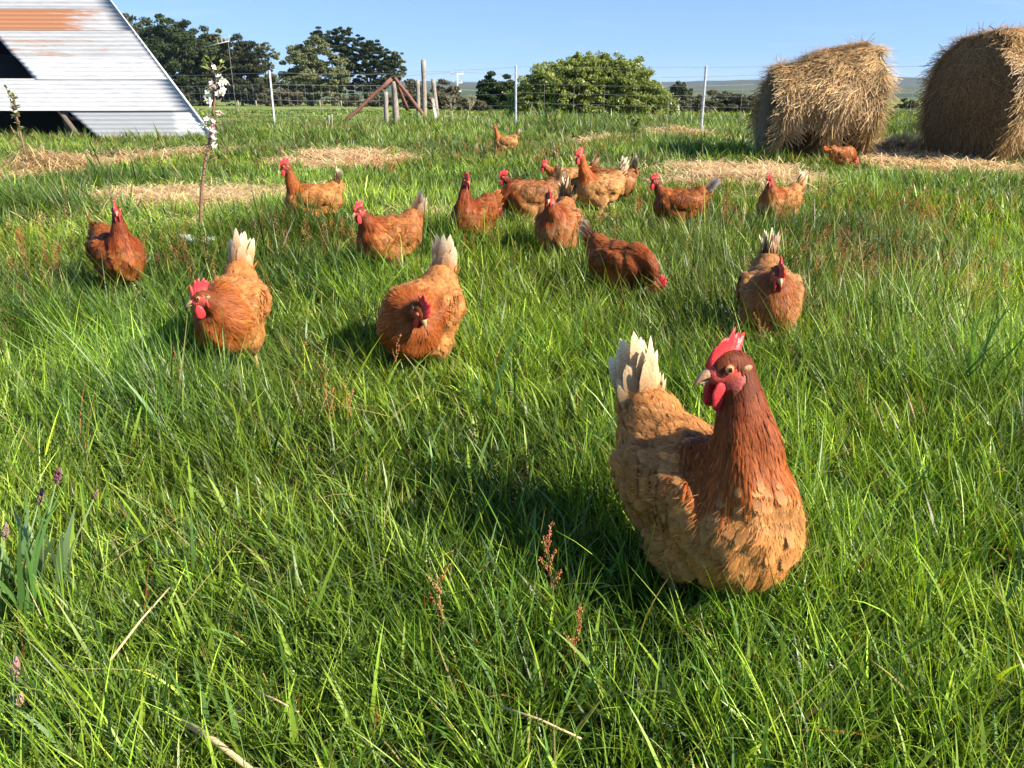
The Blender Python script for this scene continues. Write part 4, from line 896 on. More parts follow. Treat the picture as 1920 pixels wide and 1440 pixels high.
b = gp(50, 300); leafy_sapling("fruit_sapling", "pale leaved sapling in front of the iron shed at the far left", [[(50, 302), (42, 265), (33, 230), (24, 200), (12, 165)], [(36, 240), (30, 215), (28, 190), (20, 178)]], (b.x, b.y, float(terrain(b.x, b.y))), b.y, 8, (.24, .28, .13), .08, .016, (.04, .08), 34)
b = gp(1192, 268); leafy_sapling("fruit_sapling", "tiny leafy sapling in the grass below the flowering bush", [[(1192, 270), (1191, 250), (1188, 235), (1186, 215)], [(1190, 248), (1196, 234), (1200, 224)]], (b.x, b.y, float(terrain(b.x, b.y))), b.y, 9, (.16, .24, .05), 0, .010, (.04, .08), 34)
# crumpled tree guard at the foot of the blossom sapling
for (px, py, s, lab) in ((352, 444, .055, "crumpled white plastic sheet left of the blossom sapling foot"), (392, 446, .045, "crumpled translucent plastic right of the blossom sapling foot")):
    c = gp(px, py, .05); rg = random.Random(px); mb = MB()
    def crump(u, rg=rg): k = 1 + .5 * math.sin(u.x * 9 + px) * math.cos(u.z * 8) + rg.uniform(-.2, .2); return u * k
    mb.ball((0, 0, 0), (s * .8, s * .6, s * .5), nu=14, nv=10, fn=crump); o = mb.build("plastic_sheet", simple("white_plastic", (.46, .49, .50), .3), loc=(c.x, c.y, float(terrain(c.x, c.y)) + .03)); setp(o, lab, "plastic sheet")

# ------------------------------------------------------------------ sorrel and seed heads
SOR = [(.42, .10, .05), (.52, .20, .08), (.36, .07, .05), (.50, .30, .12)]
def sorrel_arrays(rg, x, y, h, nb, seedr):
    """vector built: thin branched stems with tiny seeds"""
    vs, ts, cs, b = [], [], [], 0
    n = len(x); z = terrain(x, y); lean = rg.normal(0, .12, (n, 2))
    parts = [blades(np.stack([x, y, z], -1), h, seedr * .55, rg.uniform(0, 6.28, n), rg.uniform(0, .2, n), rg.uniform(0, .25, n), rg.uniform(0, 6.28, n), 3, np.tile([.22, .20, .06], (n, 1)), np.tile([.40, .14, .06], (n, 1)), tipw=.4)]
    k = nb; idx = np.repeat(np.arange(n), k); m_ = n * k
    f = rg.uniform(.45, 1.05, m_); rad = .22 * h[idx] * (1.1 - f) + .006; an = rg.uniform(0, 6.28, m_)
    P = np.stack([x[idx] + rad * np.cos(an) * rg.random(m_), y[idx] + rad * np.sin(an) * rg.random(m_), z[idx] + h[idx] * f * .97], -1)
    V, Q = leaf_cards(rg, P, seedr[idx] * 1.6 if hasattr(seedr, '__len__') else seedr * 1.6)
    T = np.concatenate([Q[:, [0, 1, 2]], Q[:, [0, 2, 3]]]); C = np.array(SOR)[rg.integers(0, 4, n)[idx]] * rg.uniform(.7, 1.2, m_)[:, None]
    parts.append((V, T, np.repeat(C, 4, 0)))
    return parts
def build_sorrel():
    rg = np.random.default_rng(17)
    zones = [(1640, 560, 260, 130, 150), (1560, 480, 140, 50, 60), (1820, 560, 110, 120, 60), (60, 520, 110, 70, 38), (330, 520, 160, 60, 26), (600, 470, 120, 50, 40), (930, 470, 60, 40, 25), (720, 480, 60, 30, 30), (1350, 430, 120, 40, 50),
             (620, 760, 60, 50, 10), (1440, 620, 60, 20, 28), (1180, 420, 80, 30, 20), (240, 300, 300, 30, 30), (1000, 290, 300, 30, 60), (700, 320, 90, 20, 40), (1750, 420, 170, 40, 60), (780, 680, 40, 20, 14), (20, 700, 60, 80, 8)]
    xs, ys = [], []
    for (cx, cy, rx, ry, n) in zones:
        for _ in range(n):
            p = gp(cx + rg.normal() * rx * .5, max(250, cy + rg.normal() * ry * .5)); xs.append(p.x); ys.append(p.y)
    x, y = np.array(xs), np.array(ys); ok = np.ones(len(x), bool)
    for h in HENS:
        ok &= np.hypot(x - h['pos'].x, y - h['pos'].y) > .20
    x, y = x[ok], y[ok]; n = len(x)
    V, T, C = join_np(sorrel_arrays(rg, x, y, rg.uniform(.11, .20, n), 46, .0022 * np.maximum(1, y / 2.2) ** .8))
    o = mesh_np("sorrel", V, tris=T, mat=M_LEAF, col=C); o['kind'] = 'stuff'; setp(o, "rusty red sorrel seed heads dotted through the middle of the meadow", "sorrel")
build_sorrel()
def sorrel_plant(px, py_top, py_foot, lab, seed, nb=70):
    rg = random.Random(seed); O = gp(px, py_foot); topz = at(px, py_top, O.y).z
    t = thing("sorrel_plant", lab, "wild plant", O, 0, "sorrel plants close to the camera"); mb, sd = MB(), MB()
    h = topz; tip = Vector((rg.uniform(-.01, .01), 0, h)); mid = Vector((rg.uniform(-.015, .015), 0, h * .5)); mb.tube([(0, 0, 0), mid, tip], [.0013, .0011, .0006], 5, (.25, .22, .07))
    for k in range(5):
        f = .5 + .1 * k; p = mid.lerp(tip, (f - .5) * 2); e = p + Vector((rg.uniform(-.02, .02), rg.uniform(-.02, .02), .035)); mb.tube([p, p.lerp(e, .5) + Vector((0, 0, -.003)), e], [.0008, .0007, .0004], 4, (.35, .18, .07))
        for q in range(nb // 5):
            g = rg.random(); c = p.lerp(e, g) + Vector((rg.uniform(-.003, .003), rg.uniform(-.003, .003), rg.uniform(-.002, .002))); r = rg.uniform(.0008, .0015)
            sd.ball(c, (r, r, r * 1.2), nu=5, nv=4, color=rg.choice(SOR))
    for q in range(nb // 3):
        c = mid.lerp(tip, rg.uniform(.3, 1)) + Vector((rg.uniform(-.004, .004), rg.uniform(-.004, .004), 0)); r = rg.uniform(.0008, .0015); sd.ball(c, (r, r, r * 1.2), nu=5, nv=4, color=rg.choice(SOR))
    mb.build("stalk", M_LEAF, t); sd.build("seed_cluster", M_LEAF, t)
sorrel_plant(1024, 1005, 1185, "orange red sorrel spike standing in the near hen's dark shadow", 1, 110)
sorrel_plant(976, 845, 960, "tall thin pink red sorrel spike above the near hen's shadow", 2)
sorrel_plant(832, 1080, 1250, "branched rusty sorrel in the grass left of the near hen's shadow", 3)
sorrel_plant(1090, 1160, 1290, "short dull sorrel in front of the near hen's shadow", 4, 50)
sorrel_plant(618, 730, 850, "faded pink sorrel below and left of the plump ginger hen", 5, 90)
sorrel_plant(655, 735, 840, "second faded sorrel nearer the plump ginger hen", 6, 60)
sorrel_plant(752, 635, 735, "red sorrel spike touching the plump ginger hen's breast", 7, 60)
sorrel_plant(1415, 600, 690, "bushy red sorrel at the feet of the hen walking at the camera", 8, 120)

def seed_grass(px, py_top, foot, lab, col, seed, hl=.028, hw=.0042, name="seeding_grass"):
    rg = random.Random(seed); O = gp(*foot); top = at(px, py_top, O.y + rg.uniform(-.02, .02)) - O
    t = thing(name, lab, "wild grass", O, 0, "broad seeding grasses at the left edge"); mb, sd = MB(), MB()
    mid = top * .5 + Vector((-.008, 0, .01)); mb.tube([(0, 0, 0), mid, top], [.0022, .0019, .0012], 6, (.20, .28, .12))
    d = (top - mid).normalized()
    for q in range(90):
        g = rg.random(); an = rg.uniform(0, 6.28); rr = hw * math.sin(math.pi * min(1, g * .9 + .08)) ; a = d.orthogonal().normalized(); b = d.cross(a)
        c = top + d * (g * hl) + (a * math.cos(an) + b * math.sin(an)) * rr; k = rg.uniform(.7, 1.2); sd.ball(c, (.0011, .0011, .0024), nu=5, nv=4, color=tuple(v * k for v in col))
    mb.build("stalk", M_LEAF, t); sd.build("seed_head", M_LEAF, t)
    V, T, C = blades(np.array([[0, 0, 0.], [0, 0, .02], [.004, 0, .04]]), np.array([.17, .15, .11]), np.array([.016, .014, .012]), np.array([rg.uniform(0, 6.28) for _ in range(3)]), np.array([.1, .2, .25]), np.array([.5, .4, .7]), np.array([1.5, 1.8, 1.2]), 7, np.tile([.13, .20, .09], (3, 1)), np.tile([.17, .26, .12], (3, 1)), w_pow=2.4)
    mesh_np("leaf", V, tris=T, mat=M_GRASS, col=C, parent=t)
PUR = (.23, .09, .13); PNK = (.50, .24, .25)
seed_grass(105, 905, (80, 1120), "purple seed head highest in the left clump", PUR, 1)
seed_grass(72, 945, (50, 1130), "fluffy purple seed head in the middle of the left clump", (.25, .14, .14), 2)
seed_grass(8, 1010, (10, 1190), "greyish seed head cut by the left picture edge", (.3, .2, .17), 3)
seed_grass(176, 935, (120, 1130), "thin brownish seed head leaning right from the left clump", (.30, .17, .14), 4, .018, .002)
seed_grass(26, 1275, (40, 1420), "soft pink seed head low at the left picture edge", PNK, 5, .034, .0045)
seed_grass(34, 1325, (42, 1438), "smaller paler pink seed head below the soft pink one", (.52, .32, .27), 6, .02, .0035)
def stalk(p0, p1, r, lab, z0, z1):
    a, b = gp(*p0, z0), gp(*p1, z1); mb = MB(); l = b - a; mb.tube([(0, 0, 0), l * .5 + Vector((0, 0, .004)), l], [r, r * .9, r * .75], 7, (.60, .46, .26))
    o = mb.build("dry_stalk", M_STRAW, loc=a); setp(o, lab, "dry stalk", "dry stalks lying in the near grass")
stalk((345, 1352), (470, 1442), .0042, "thick tan reed stalk poking in from the bottom edge", .075, .07)
stalk((205, 1240), (318, 1102), .0018, "long thin pale stalk crossing the grass at lower left", .075, .085)
stalk((470, 1295), (560, 1335), .0014, "short brown stalk lying near the thick tan stalk", .075, .08)
stalk((940, 1325), (1090, 1385), .0016, "pale feathery stalk lying near the bottom centre", .08, .075)
def tall_clump(px, py, hgt, n, seed, lab):
    rg = np.random.default_rng(seed); O = gp(px, py); x = rg.normal(0, .014, n); y = rg.normal(0, .014, n); ld = rg.uniform(0, 6.28, n); c = np.array([.09, .19, .045]) * rg.lognormal(0, .2, n)[:, None]
    V, T, C = blades(np.stack([x, y, x * 0], -1), hgt * rg.uniform(.6, 1.1, n), rg.uniform(.006, .011, n), ld, rg.uniform(0, .22, n), rg.uniform(0, .9, n), ld + rg.normal(0, .6, n), 8, c * .8, c * 1.15, w_pow=2.4)
    o = mesh_np("tall_grass_clump", V, tris=T, mat=M_GRASS, col=C); o.location = O; setp(o, lab, "grass clump", "tall broad leaved grass clumps")
tall_clump(1808, 770, .32, 16, 1, "tall broad grass clump right of the near hen, one leaf arching over")
tall_clump(1640, 700, .24, 9, 2, "tall grass clump just right of the hen walking at the camera")
tall_clump(945, 800, .34, 4, 3, "few long grass blades between the ginger hen and the near hen")
tall_clump(350, 860, .24, 10, 4, "broad pale grass clump in the meadow left of centre")
tall_clump(60, 1180, .26, 12, 5, "broad grass clump growing beneath the purple seed heads")

# ------------------------------------------------------------------ HENS
def unit(a): return a / (np.linalg.norm(a, axis=-1, keepdims=True) + 1e-9)
PR_ROUND = (np.array([0, .22, .48, .74, .91, 1.0]), np.array([.34, .80, 1.0, .92, .60, .10]))
PR_POINT = (np.array([0, .25, .5, .75, .92, 1.0]), np.array([.55, 1.0, .95, .66, .28, .02]))
PR_TAIL = (np.array([0, .25, .5, .74, .92, 1.0]), np.array([.35, .8, 1.0, .90, .50, .04]))
PR_LONG = (np.array([0, .2, .45, .72, .93, 1.0]), np.array([.30, .72, .95, 1.0, .72, .16]))
def feathers(rg, P, n, d, L, W, lift, curl, prof, croot, cmid, cedge, ctip, cup=.16, bvh=None):
    T_, W_ = prof; k = len(T_); m_ = len(P)
    d = unit(d - (d * n).sum(1)[:, None] * n); s = np.cross(n, d)
    V = np.empty((m_, k * 3, 3)); C = np.empty((m_, k * 3, 3)); U = np.empty((m_, k * 3, 2)); ru = rg.integers(0, 60, m_).astype(float)
    rn = np.repeat(n[None], k, 0).copy(); rc = np.repeat(P[None], k, 0).copy(); rs = np.repeat(s[None], k, 0).copy()
    if bvh is not None:                 # march each feather over the skin so that it hugs the body
        cur, cn, cd = P.copy(), n.copy(), d.copy()
        for i in range(1, k):
            nxt = cur + cd * (L * (T_[i] - T_[i - 1]))[:, None]
            for q in range(m_):
                l_, n_, _, ds = bvh.find_nearest(nxt[q])
                if ds < .014 + .3 * L[q]: w_ = .75; nxt[q] = nxt[q] * (1 - w_) + np.array(l_) * w_; cn[q] = cn[q] * .5 + np.array(n_) * .5
                if (nxt[q] - np.array(l_)).dot(np.array(n_)) < 0: nxt[q] = np.array(l_)
            cn = unit(cn); cd = unit(cd - (cd * cn).sum(1)[:, None] * cn); cur = nxt; rc[i] = cur; rn[i] = cn; rs[i] = np.cross(cn, cd)
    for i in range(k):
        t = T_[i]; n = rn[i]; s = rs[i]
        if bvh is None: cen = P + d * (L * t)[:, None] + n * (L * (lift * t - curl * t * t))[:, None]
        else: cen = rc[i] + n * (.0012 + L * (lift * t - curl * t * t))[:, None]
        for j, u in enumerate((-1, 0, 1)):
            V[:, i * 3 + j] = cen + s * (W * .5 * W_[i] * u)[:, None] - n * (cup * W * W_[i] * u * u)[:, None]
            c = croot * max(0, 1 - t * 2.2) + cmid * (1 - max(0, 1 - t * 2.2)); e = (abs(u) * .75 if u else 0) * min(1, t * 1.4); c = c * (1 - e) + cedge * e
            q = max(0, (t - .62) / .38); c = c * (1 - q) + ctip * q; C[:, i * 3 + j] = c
            U[:, i * 3 + j, 0] = ru + .02 + .96 * (u + 1) * .5; U[:, i * 3 + j, 1] = ru + .02 + .96 * t
    q = []
    for i in range(k - 1):
        a = i * 3; q += [(a, a + 1, a + 4, a + 3), (a + 1, a + 2, a + 5, a + 4)]
    Q = (np.arange(m_)[:, None, None] * (k * 3) + np.array(q)[None]).reshape(-1, 4)
    return V.reshape(-1, 3), Q, C.reshape(-1, 3), U.reshape(-1, 2)
def fjoin(name, parts, parent, mt=None):
    V, Q, C, U, b = [], [], [], [], 0
    for v, q, c, u in parts: V.append(v); Q.append(q + b); C.append(c); U.append(u); b += len(v)
    return mesh_np(name, np.concatenate(V), quads=np.concatenate(Q), mat=mt or M_FEATHER, col=np.clip(np.concatenate(C), 0, 1), uv=np.concatenate(U), parent=parent, smooth=True)

def make_hen(idx, h):
    rg = np.random.default_rng(100 + idx); pr = random.Random(idx)
    pal = dict(h['pal']); pal.update(h.get('over', {})); pal = {k: np.array(v) * (1 if k in ('tip',) else ((.80, .72, .62) if idx == 0 else ((.98, .86, .74) if h['pal'] is BUFF or idx in (4, 15) else (.86, .75, .66)))) for k, v in pal.items()}; pal['tip'] = pal['tip'] * (1.02, .96, .86)
    root = thing("hen", h['lab'], "hen", (h['pos'].x, h['pos'].y, float(terrain(h['pos'].x, h['pos'].y))), R(h['hd']), "brown hens loose in the paddock")
    root.scale = (h['s'], h['s'] * pr.uniform(.90, .98), h['s'])
    hs = h['hs']; DR = h.get('dr', .030); H = np.array(h['H']) - np.array([0, 0, 0 if idx == 0 else DR * .7])
    yl = R(h['hy'] - h['hd']); pl = R(h['hp'])
    fx = Vector((math.cos(yl) * math.cos(pl), math.sin(yl) * math.cos(pl), math.sin(pl))); fy = Vector((0, 0, 1)).cross(fx).normalized(); fz = fx.cross(fy)
    HM = Matrix(((fx.x, fy.x, fz.x, H[0]), (fx.y, fy.y, fz.y, H[1]), (fx.z, fy.z, fz.z, H[2]), (0, 0, 0, 1))) @ Matrix.Scale(hs, 4)
    HR = np.array([[fx.x, fy.x, fz.x], [fx.y, fy.y, fz.y], [fx.z, fy.z, fz.z]])
    # --- body: neck spline, torso masses and legs fused into one skin
    B0 = np.array([.075, 0, .222 - DR]); Hb = np.array(HM @ Vector((-.012, 0, -.014)))
    low = H[2] < .2
    ctrl = np.array([(B0[0] + H[0]) / 2 + (.035 if not low else .05), (B0[1] + H[1]) / 2, (B0[2] + H[2]) / 2 + (-.015 if not low else .03)])
    if not low: ctrl = B0 * .45 + Hb * .55 + np.array([.012, 0, -.012])
    bez = lambda t: (1 - t) ** 2 * B0 + 2 * t * (1 - t) * ctrl + t * t * Hb
    bm = bmesh.new()
    def ell(c, r, M=None, sub=3):
        T = Matrix.Translation(Vector(c)) @ Matrix.Diagonal((*r, 1))
        bmesh.ops.create_icosphere(bm, subdivisions=sub, radius=1, matrix=(M @ T) if M else T)
    _e = ell
    def ell(c, r, M=None, sub=3): _e((c[0], c[1], c[2] - (0 if M else DR)), r, M, sub)
    ell((0, 0, .186), (.122, .086, .080)); ell((.060, 0, .172), (.082, .080, .084)); ell((.076, 0, .212), (.056, .058, .060))
    ell((-.080, 0, .190), (.078, .074, .074)); ell((-.122, 0, .232), (.050, .046, .050)); ell((-.045, 0, .150), (.090, .072, .062)); ell((-.118, 0, .185), (.045, .055, .060))
    for sy in (-1, 1):
        ell((.01, sy * .048, .128), (.050, .034, .050)); ell((-.002, sy * .048, .098), (.026, .020, .034))
        ell((-.015, sy * .071, .197), (.092, .024, .046))
    ell = _e
    for k in range(15):
        t = k / 14; c = bez(t); r = (.054 * (1 - t) ** 1.15 if idx == 0 else .052 * (1 - t) ** 1.30) + .0198 * hs * (1 - (1 - t) ** 1.15); ell(c, (r, r, r), sub=2)
    ell((0, 0, 0), (.0235, .0165, .0185), HM); ell((.013, 0, -.004), (.017, .0125, .0130), HM); ell((-.010, 0, -.006), (.020, .0165, .0175), HM); ell((0, 0, -.012), (.016, .013, .014), HM)
    step = [(.03, -.01), (-.035, .02)] if idx in (1, 4, 9, 16) else [(0.008, 0), (-.008, 0)]
    for sy, (fxo, kn) in zip((-1, 1), step):
        hip = np.array([-.002, sy * .046, .10 - DR]); hock = np.array([-.012 + kn * .5, sy * .045, .078 - DR]); foot = np.array([.012 + fxo, sy * .047, .010])
        for k in range(14):
            t = k / 13; c = hock * (1 - t) + foot * t; ell(c, (.0078,) * 3, sub=1)
        for k in range(5):
            t = k / 4; ell(hip * (1 - t) + hock * t, (.016 - .006 * t,) * 3, sub=1)
        for a in (-.5, 0, .5, 3.14):
            for k in range(7):
                t = k / 6; L = .042 if a < 3 else .02; ell((foot[0] + math.cos(a) * L * t, foot[1] + math.sin(a) * L * t, .009 - .002 * t), (.0062 - .002 * t,) * 3, sub=1)
    me = bpy.data.meshes.new("tmp"); bm.to_mesh(me); bm.free(); o = bpy.data.objects.new("tmp", me); COL.objects.link(o)
    md = o.modifiers.new("r", 'REMESH'); md.mode = 'VOXEL'; md.voxel_size = h['vox']
    dg = bpy.context.evaluated_depsgraph_get(); dg.update(); ev_ = bpy.data.meshes.new_from_object(o.evaluated_get(dg)); bpy.data.objects.remove(o)
    nv = len(ev_.vertices); V = np.empty(nv * 3, np.float32); ev_.vertices.foreach_get("co", V); V = V.reshape(-1, 3).astype(float)
    E = np.empty(len(ev_.edges) * 2, np.int32); ev_.edges.foreach_get("vertices", E); E = E.reshape(-1, 2)
    deg = np.bincount(E.ravel(), minlength=nv)[:, None]
    qh = (V - H) @ HR / hs
    wsm = np.where(V[:, 2] < .088 - DR, .12, .6)[:, None] * np.where(np.linalg.norm(qh, axis=1) < .045, .45, 1)[:, None]
    for _ in range(int(7 * .0042 / h['vox']) + 2):
        S = np.zeros_like(V); np.add.at(S, E[:, 0], V[E[:, 1]]); np.add.at(S, E[:, 1], V[E[:, 0]]); V += (S / deg - V) * wsm
    q_ = rg.uniform(0, 6, 9); lump = np.sin(V[:, 0] * 62 + q_[0]) * np.sin(V[:, 1] * 55 + q_[1]) * np.sin(V[:, 2] * 70 + q_[2]) + .6 * np.sin(V[:, 0] * 120 + V[:, 2] * 60 + q_[3]) * np.sin(V[:, 1] * 105 + q_[4])
    cb = np.array([-.01, 0, .18 - DR]); rad_ = unit(V - cb); V += rad_ * (lump * .0042 * (V[:, 2] > .1 - DR) * (np.linalg.norm(qh, axis=1) > .06))[:, None]
    ev_.vertices.foreach_set("co", V.astype(np.float32).ravel()); ev_.update()
    ev_.calc_loop_triangles(); T = np.empty(len(ev_.loop_triangles) * 3, np.int32); ev_.loop_triangles.foreach_get("vertices", T); T = T.reshape(-1, 3)
    # spine samples head -> neck -> back -> tail
    nb = 24; sp_ = [bez(1 - k / nb) for k in range(nb + 1)]; nk = [1 - k / nb for k in range(nb + 1)]
    bk = [np.array(q) - np.array([0, 0, DR]) for q in ((.045, 0, .200), (.0, 0, .195), (-.05, 0, .195), (-.095, 0, .215), (-.135, 0, .26))]
    prev = sp_[-1]
    for q in bk:
        for k in range(1, 6): sp_.append(prev * (1 - k / 5) + q * k / 5); nk.append(0)
        prev = q
    SP = np.array(sp_); NK = np.array(nk); TG = unit(np.gradient(SP, axis=0))
    def locate(P):
        D = ((P[:, None] - SP[None]) ** 2).sum(-1); i = D.argmin(1); return NK[i], TG[i]
    def face_mask(P):
        q = (P - H) @ HR / hs
        w = .12 * (vnoise(q[:, 0] * 420, q[:, 2] * 420, 3) - .5)
        e = ((q[:, 0] - .0100) / .0205) ** 2 + ((q[:, 2] + .0040) / .0155) ** 2 < 1 + w * 3
        return (e & (q[:, 2] < .0115 - .3 * np.maximum(0, q[:, 0]))) | ((q[:, 0] > .017) & (np.linalg.norm(q, axis=1) < .045) & (q[:, 2] > -.018))
    nkv, _ = locate(V); fm = face_mask(V)
    C = np.where((nkv > .15)[:, None], pal['hackle'] * .8, pal['breast'] * .8)
    C = np.where(fm[:, None], np.array([.56, .065, .050]), C)
    q = (V - H) @ HR / hs; cheek = fm & (q[:, 2] < -.004) & (q[:, 0] < .008); C = np.where(cheek[:, None], np.array([.42, .075, .050]), C)
    C = np.where((V[:, 2] < .088 - DR)[:, None], np.array([.62, .40, .19]), C)
    ca = ev_.color_attributes.new("Col", 'FLOAT_COLOR', 'POINT'); c4 = np.ones((nv, 4), np.float32); c4[:, :3] = C; ca.data.foreach_set("color", c4.ravel())
    ev_.polygons.foreach_set("use_smooth", [True] * len(ev_.polygons)); ev_.materials.clear(); ev_.materials.append(M_BODY)
    ev_.name = "body"; ob = bpy.data.objects.new("body", ev_); COL.objects.link(ob); ob.parent = root
    # --- plumage: overlapping feathers flowing from head to tail
    A_, B_, C_ = V[T[:, 0]], V[T[:, 1]], V[T[:, 2]]; cr = np.cross(B_ - A_, C_ - A_); ar = np.linalg.norm(cr, axis=1)
    cen = (A_ + B_ + C_) / 3; nkc, _ = locate(cen)
    bvh = BVHTree.FromPolygons([tuple(v) for v in V], [tuple(t) for t in T])
    wgt = ar * np.where(cen[:, 2] < .092 - DR, 0, 1) * (1 + 2.4 * (nkc > .08) + 2.5 * (nkc > .6)); wgt = wgt / wgt.sum()
    n = h['n']; ti = rg.choice(len(T), n, p=wgt); r1, r2 = rg.random(n), rg.random(n); k = r1 + r2 > 1; r1[k], r2[k] = 1 - r1[k], 1 - r2[k]
    P = A_[ti] + (B_[ti] - A_[ti]) * r1[:, None] + (C_[ti] - A_[ti]) * r2[:, None]
    vn = np.empty(nv * 3, np.float32); ev_.vertices.foreach_get("normal", vn); vn = vn.reshape(-1, 3).astype(float)
    nn = unit(vn[T[ti, 0]] * (1 - r1 - r2)[:, None] + vn[T[ti, 1]] * r1[:, None] + vn[T[ti, 2]] * r2[:, None])
    inwing = (np.abs(P[:, 1]) > .055) & (P[:, 0] < .03) & (P[:, 0] > -.085) & (P[:, 2] + DR > .172) & (P[:, 2] + DR < .238)
    ok = ~face_mask(P) & ~(inwing & (rg.random(len(P)) < .08)); P, nn = P[ok], nn[ok]
    nkp, tg = locate(P)
    q = (P - H) @ HR / hs
    flow = tg + np.array([0, 0, -.55]) * (1 - nkp)[:, None] * (P[:, 0] > -.02)[:, None] + np.array([-.3, 0, -.25]) * (nkp == 0)[:, None]
    rump = (P[:, 0] < -.06) & (P[:, 2] < .2 - DR); flow = np.where(rump[:, None], np.array([-.5, 0, -.7]), flow)
    flow = flow + rg.normal(0, .10, flow.shape)
    sc = (4000 / max(h['n'], 1200)) ** .33
    parts = []
    neck = nkp > .04; crown = neck & (np.linalg.norm(q, axis=1) < .036)
    hack = neck & ~crown; neck2 = nkp > .13 + .11 * (nn[:, 0] > .35) * (P[:, 2] < .24) + .05 * rg.normal(size=len(P)); body = ~neck2; neck = neck2; crown &= neck2; hack = neck2 & ~crown
    def colvar(base, m_, s=.16): return base * rg.lognormal(0, s, m_)[:, None]
    m_ = crown.sum()
    if m_: c = colvar(pal['crown'], m_); parts.append(feathers(rg, P[crown] - nn[crown] * .0006, nn[crown], flow[crown], rg.uniform(.008, .014, m_) * hs, rg.uniform(.0035, .006, m_) * hs * sc, np.full(m_, .10), np.full(m_, .12), PR_POINT, c, c, c * 1.25, c * 1.2, bvh=bvh))
    m_ = hack.sum(); kk = nkp[hack]; c = colvar(pal['hackle'], m_, .34) ; mixk = np.clip(kk * 1.6 - .5, 0, 1)[:, None]; c = c * (1 - mixk) + colvar(pal['crown'] * 1.6, m_) * mixk
    lt = np.clip(1 - kk * 1.5, 0, 1)[:, None] * .5
    parts.append(feathers(rg, P[hack] - nn[hack] * .001, nn[hack], flow[hack], rg.uniform(.8, 1.15, m_) * (.052 - .034 * kk), rg.uniform(.005, .0078, m_) * (1 - .35 * kk) * sc, np.full(m_, .10), np.full(m_, .02), PR_POINT, c * .6, c * .85, c * 1.35, c * 1.15 * (1 - lt) + (c * .4 + pal['edge'] * .6) * lt, bvh=bvh))
    m_ = body.sum(); Pb, nb_ = P[body], nn[body]
    belly = sstep(.15, .11, Pb[:, 2] + DR)[:, None]; back = sstep(.205, .245, Pb[:, 2] + DR)[:, None]; c = pal['breast'] * (1 - belly) + pal['belly'] * belly; c = c * (1 - back) + pal['back'] * back
    c = c * rg.lognormal(0, .26, m_)[:, None]; mott = (vnoise(Pb[:, 0] * 30 + idx, Pb[:, 2] * 30 + Pb[:, 1] * 25, 7))[:, None]; c = c * (.55 + .85 * mott)
    white = (rg.random(m_) < h.get('wh', .0))[:, None]; c = np.where(white, pal['tip'], c)
    ed = pal['edge'] * (.75 + .4 * rg.random(m_))[:, None]
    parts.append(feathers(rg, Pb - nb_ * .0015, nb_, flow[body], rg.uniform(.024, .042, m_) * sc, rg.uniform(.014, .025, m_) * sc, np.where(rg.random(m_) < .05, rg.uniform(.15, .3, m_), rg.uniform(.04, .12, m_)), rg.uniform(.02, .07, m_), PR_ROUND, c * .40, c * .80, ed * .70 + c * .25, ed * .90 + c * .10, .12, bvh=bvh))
    # loose barbs that soften the feather edges
    far_ = nkp[body] < .02; Pb, nb_, c, ed = Pb[far_], nb_[far_], c[far_], ed[far_]; flb = flow[body][far_]
    m_ = len(Pb); Lb = rg.uniform(.008, .017, m_); j = rg.permutation(m_); fl2 = flb + rg.normal(0, .30, (m_, 3))
    parts.append(feathers(rg, Pb + nb_ * rg.uniform(.0015, .003, m_)[:, None], nb_, fl2, Lb, rg.uniform(.0006, .0013, m_) * sc ** 2, rg.uniform(.05, .18, m_), np.full(m_, .05), PR_POINT, c, c, ed, ed * 1.05, .1))
    if h['n'] > 3500:
        fz = fl2[j]; parts.append(feathers(rg, Pb + nb_ * rg.uniform(.0015, .003, m_)[:, None] + rg.normal(0, .004, (m_, 3)), nb_, flb + rg.normal(0, .35, (m_, 3)), Lb, rg.uniform(.0006, .0011, m_), rg.uniform(.05, .2, m_), np.full(m_, .05), PR_POINT, c, c, c * 1.2, ed, .1))
    fjoin("plumage", parts, root)
    # --- wings: coverts and flight feathers laid on each side
    for sy in (-1, 1):
        Pw, Nw, Dw, Lw, Ww, Lf, Cw, Ce = [], [], [], [], [], [], [], []
        def put(x, z, off, L, W, lf, dz, c, ce):
            hit = bvh.ray_cast(Vector((x, sy * .3, z - DR)), Vector((0, -sy, 0)))
            if hit[0] is None: return
            nv_ = (hit[1] * .6 + Vector((0, sy * .6, .12))).normalized(); Pw.append(np.array(hit[0]) + np.array(nv_) * off); Nw.append(np.array(nv_)); Dw.append(np.array([-1, -sy * .16, dz])); Lw.append(L); Ww.append(W); Lf.append(lf); Cw.append(c); Ce.append(ce)
        base = pal['back'] * .75
        for k in range(11):         # flight feathers
            f = k / 10; put(.01 - .035 * f, .176 + .052 * f, .002 + .0003 * k, .092 + .012 * pr.random(), .019, .03, -.10 + .12 * f, base * pr.uniform(.8, 1.1), base * 1.3 * .6 + pal['edge'] * .4)
        for row, (x0, nf, L, W) in enumerate(((.0, 11, .055, .018), (.018, 11, .040, .017), (.034, 10, .030, .016), (.046, 8, .024, .014))):
            for k in range(nf):
                f = (k + .5 * (row % 2)) / nf; c = (pal['back'] * .6 + pal['breast'] * .4) * pr.uniform(.75, 1.2)
                put(x0 - .02 * f + pr.uniform(-.004, .004), .168 + .068 * f, .0028 + .0006 * row, L * pr.uniform(.85, 1.15), W * 1.4, .025, -.18 + .12 * f + pr.uniform(-.06, .06), c * .85, c * .25 + pal['edge'] * .75)
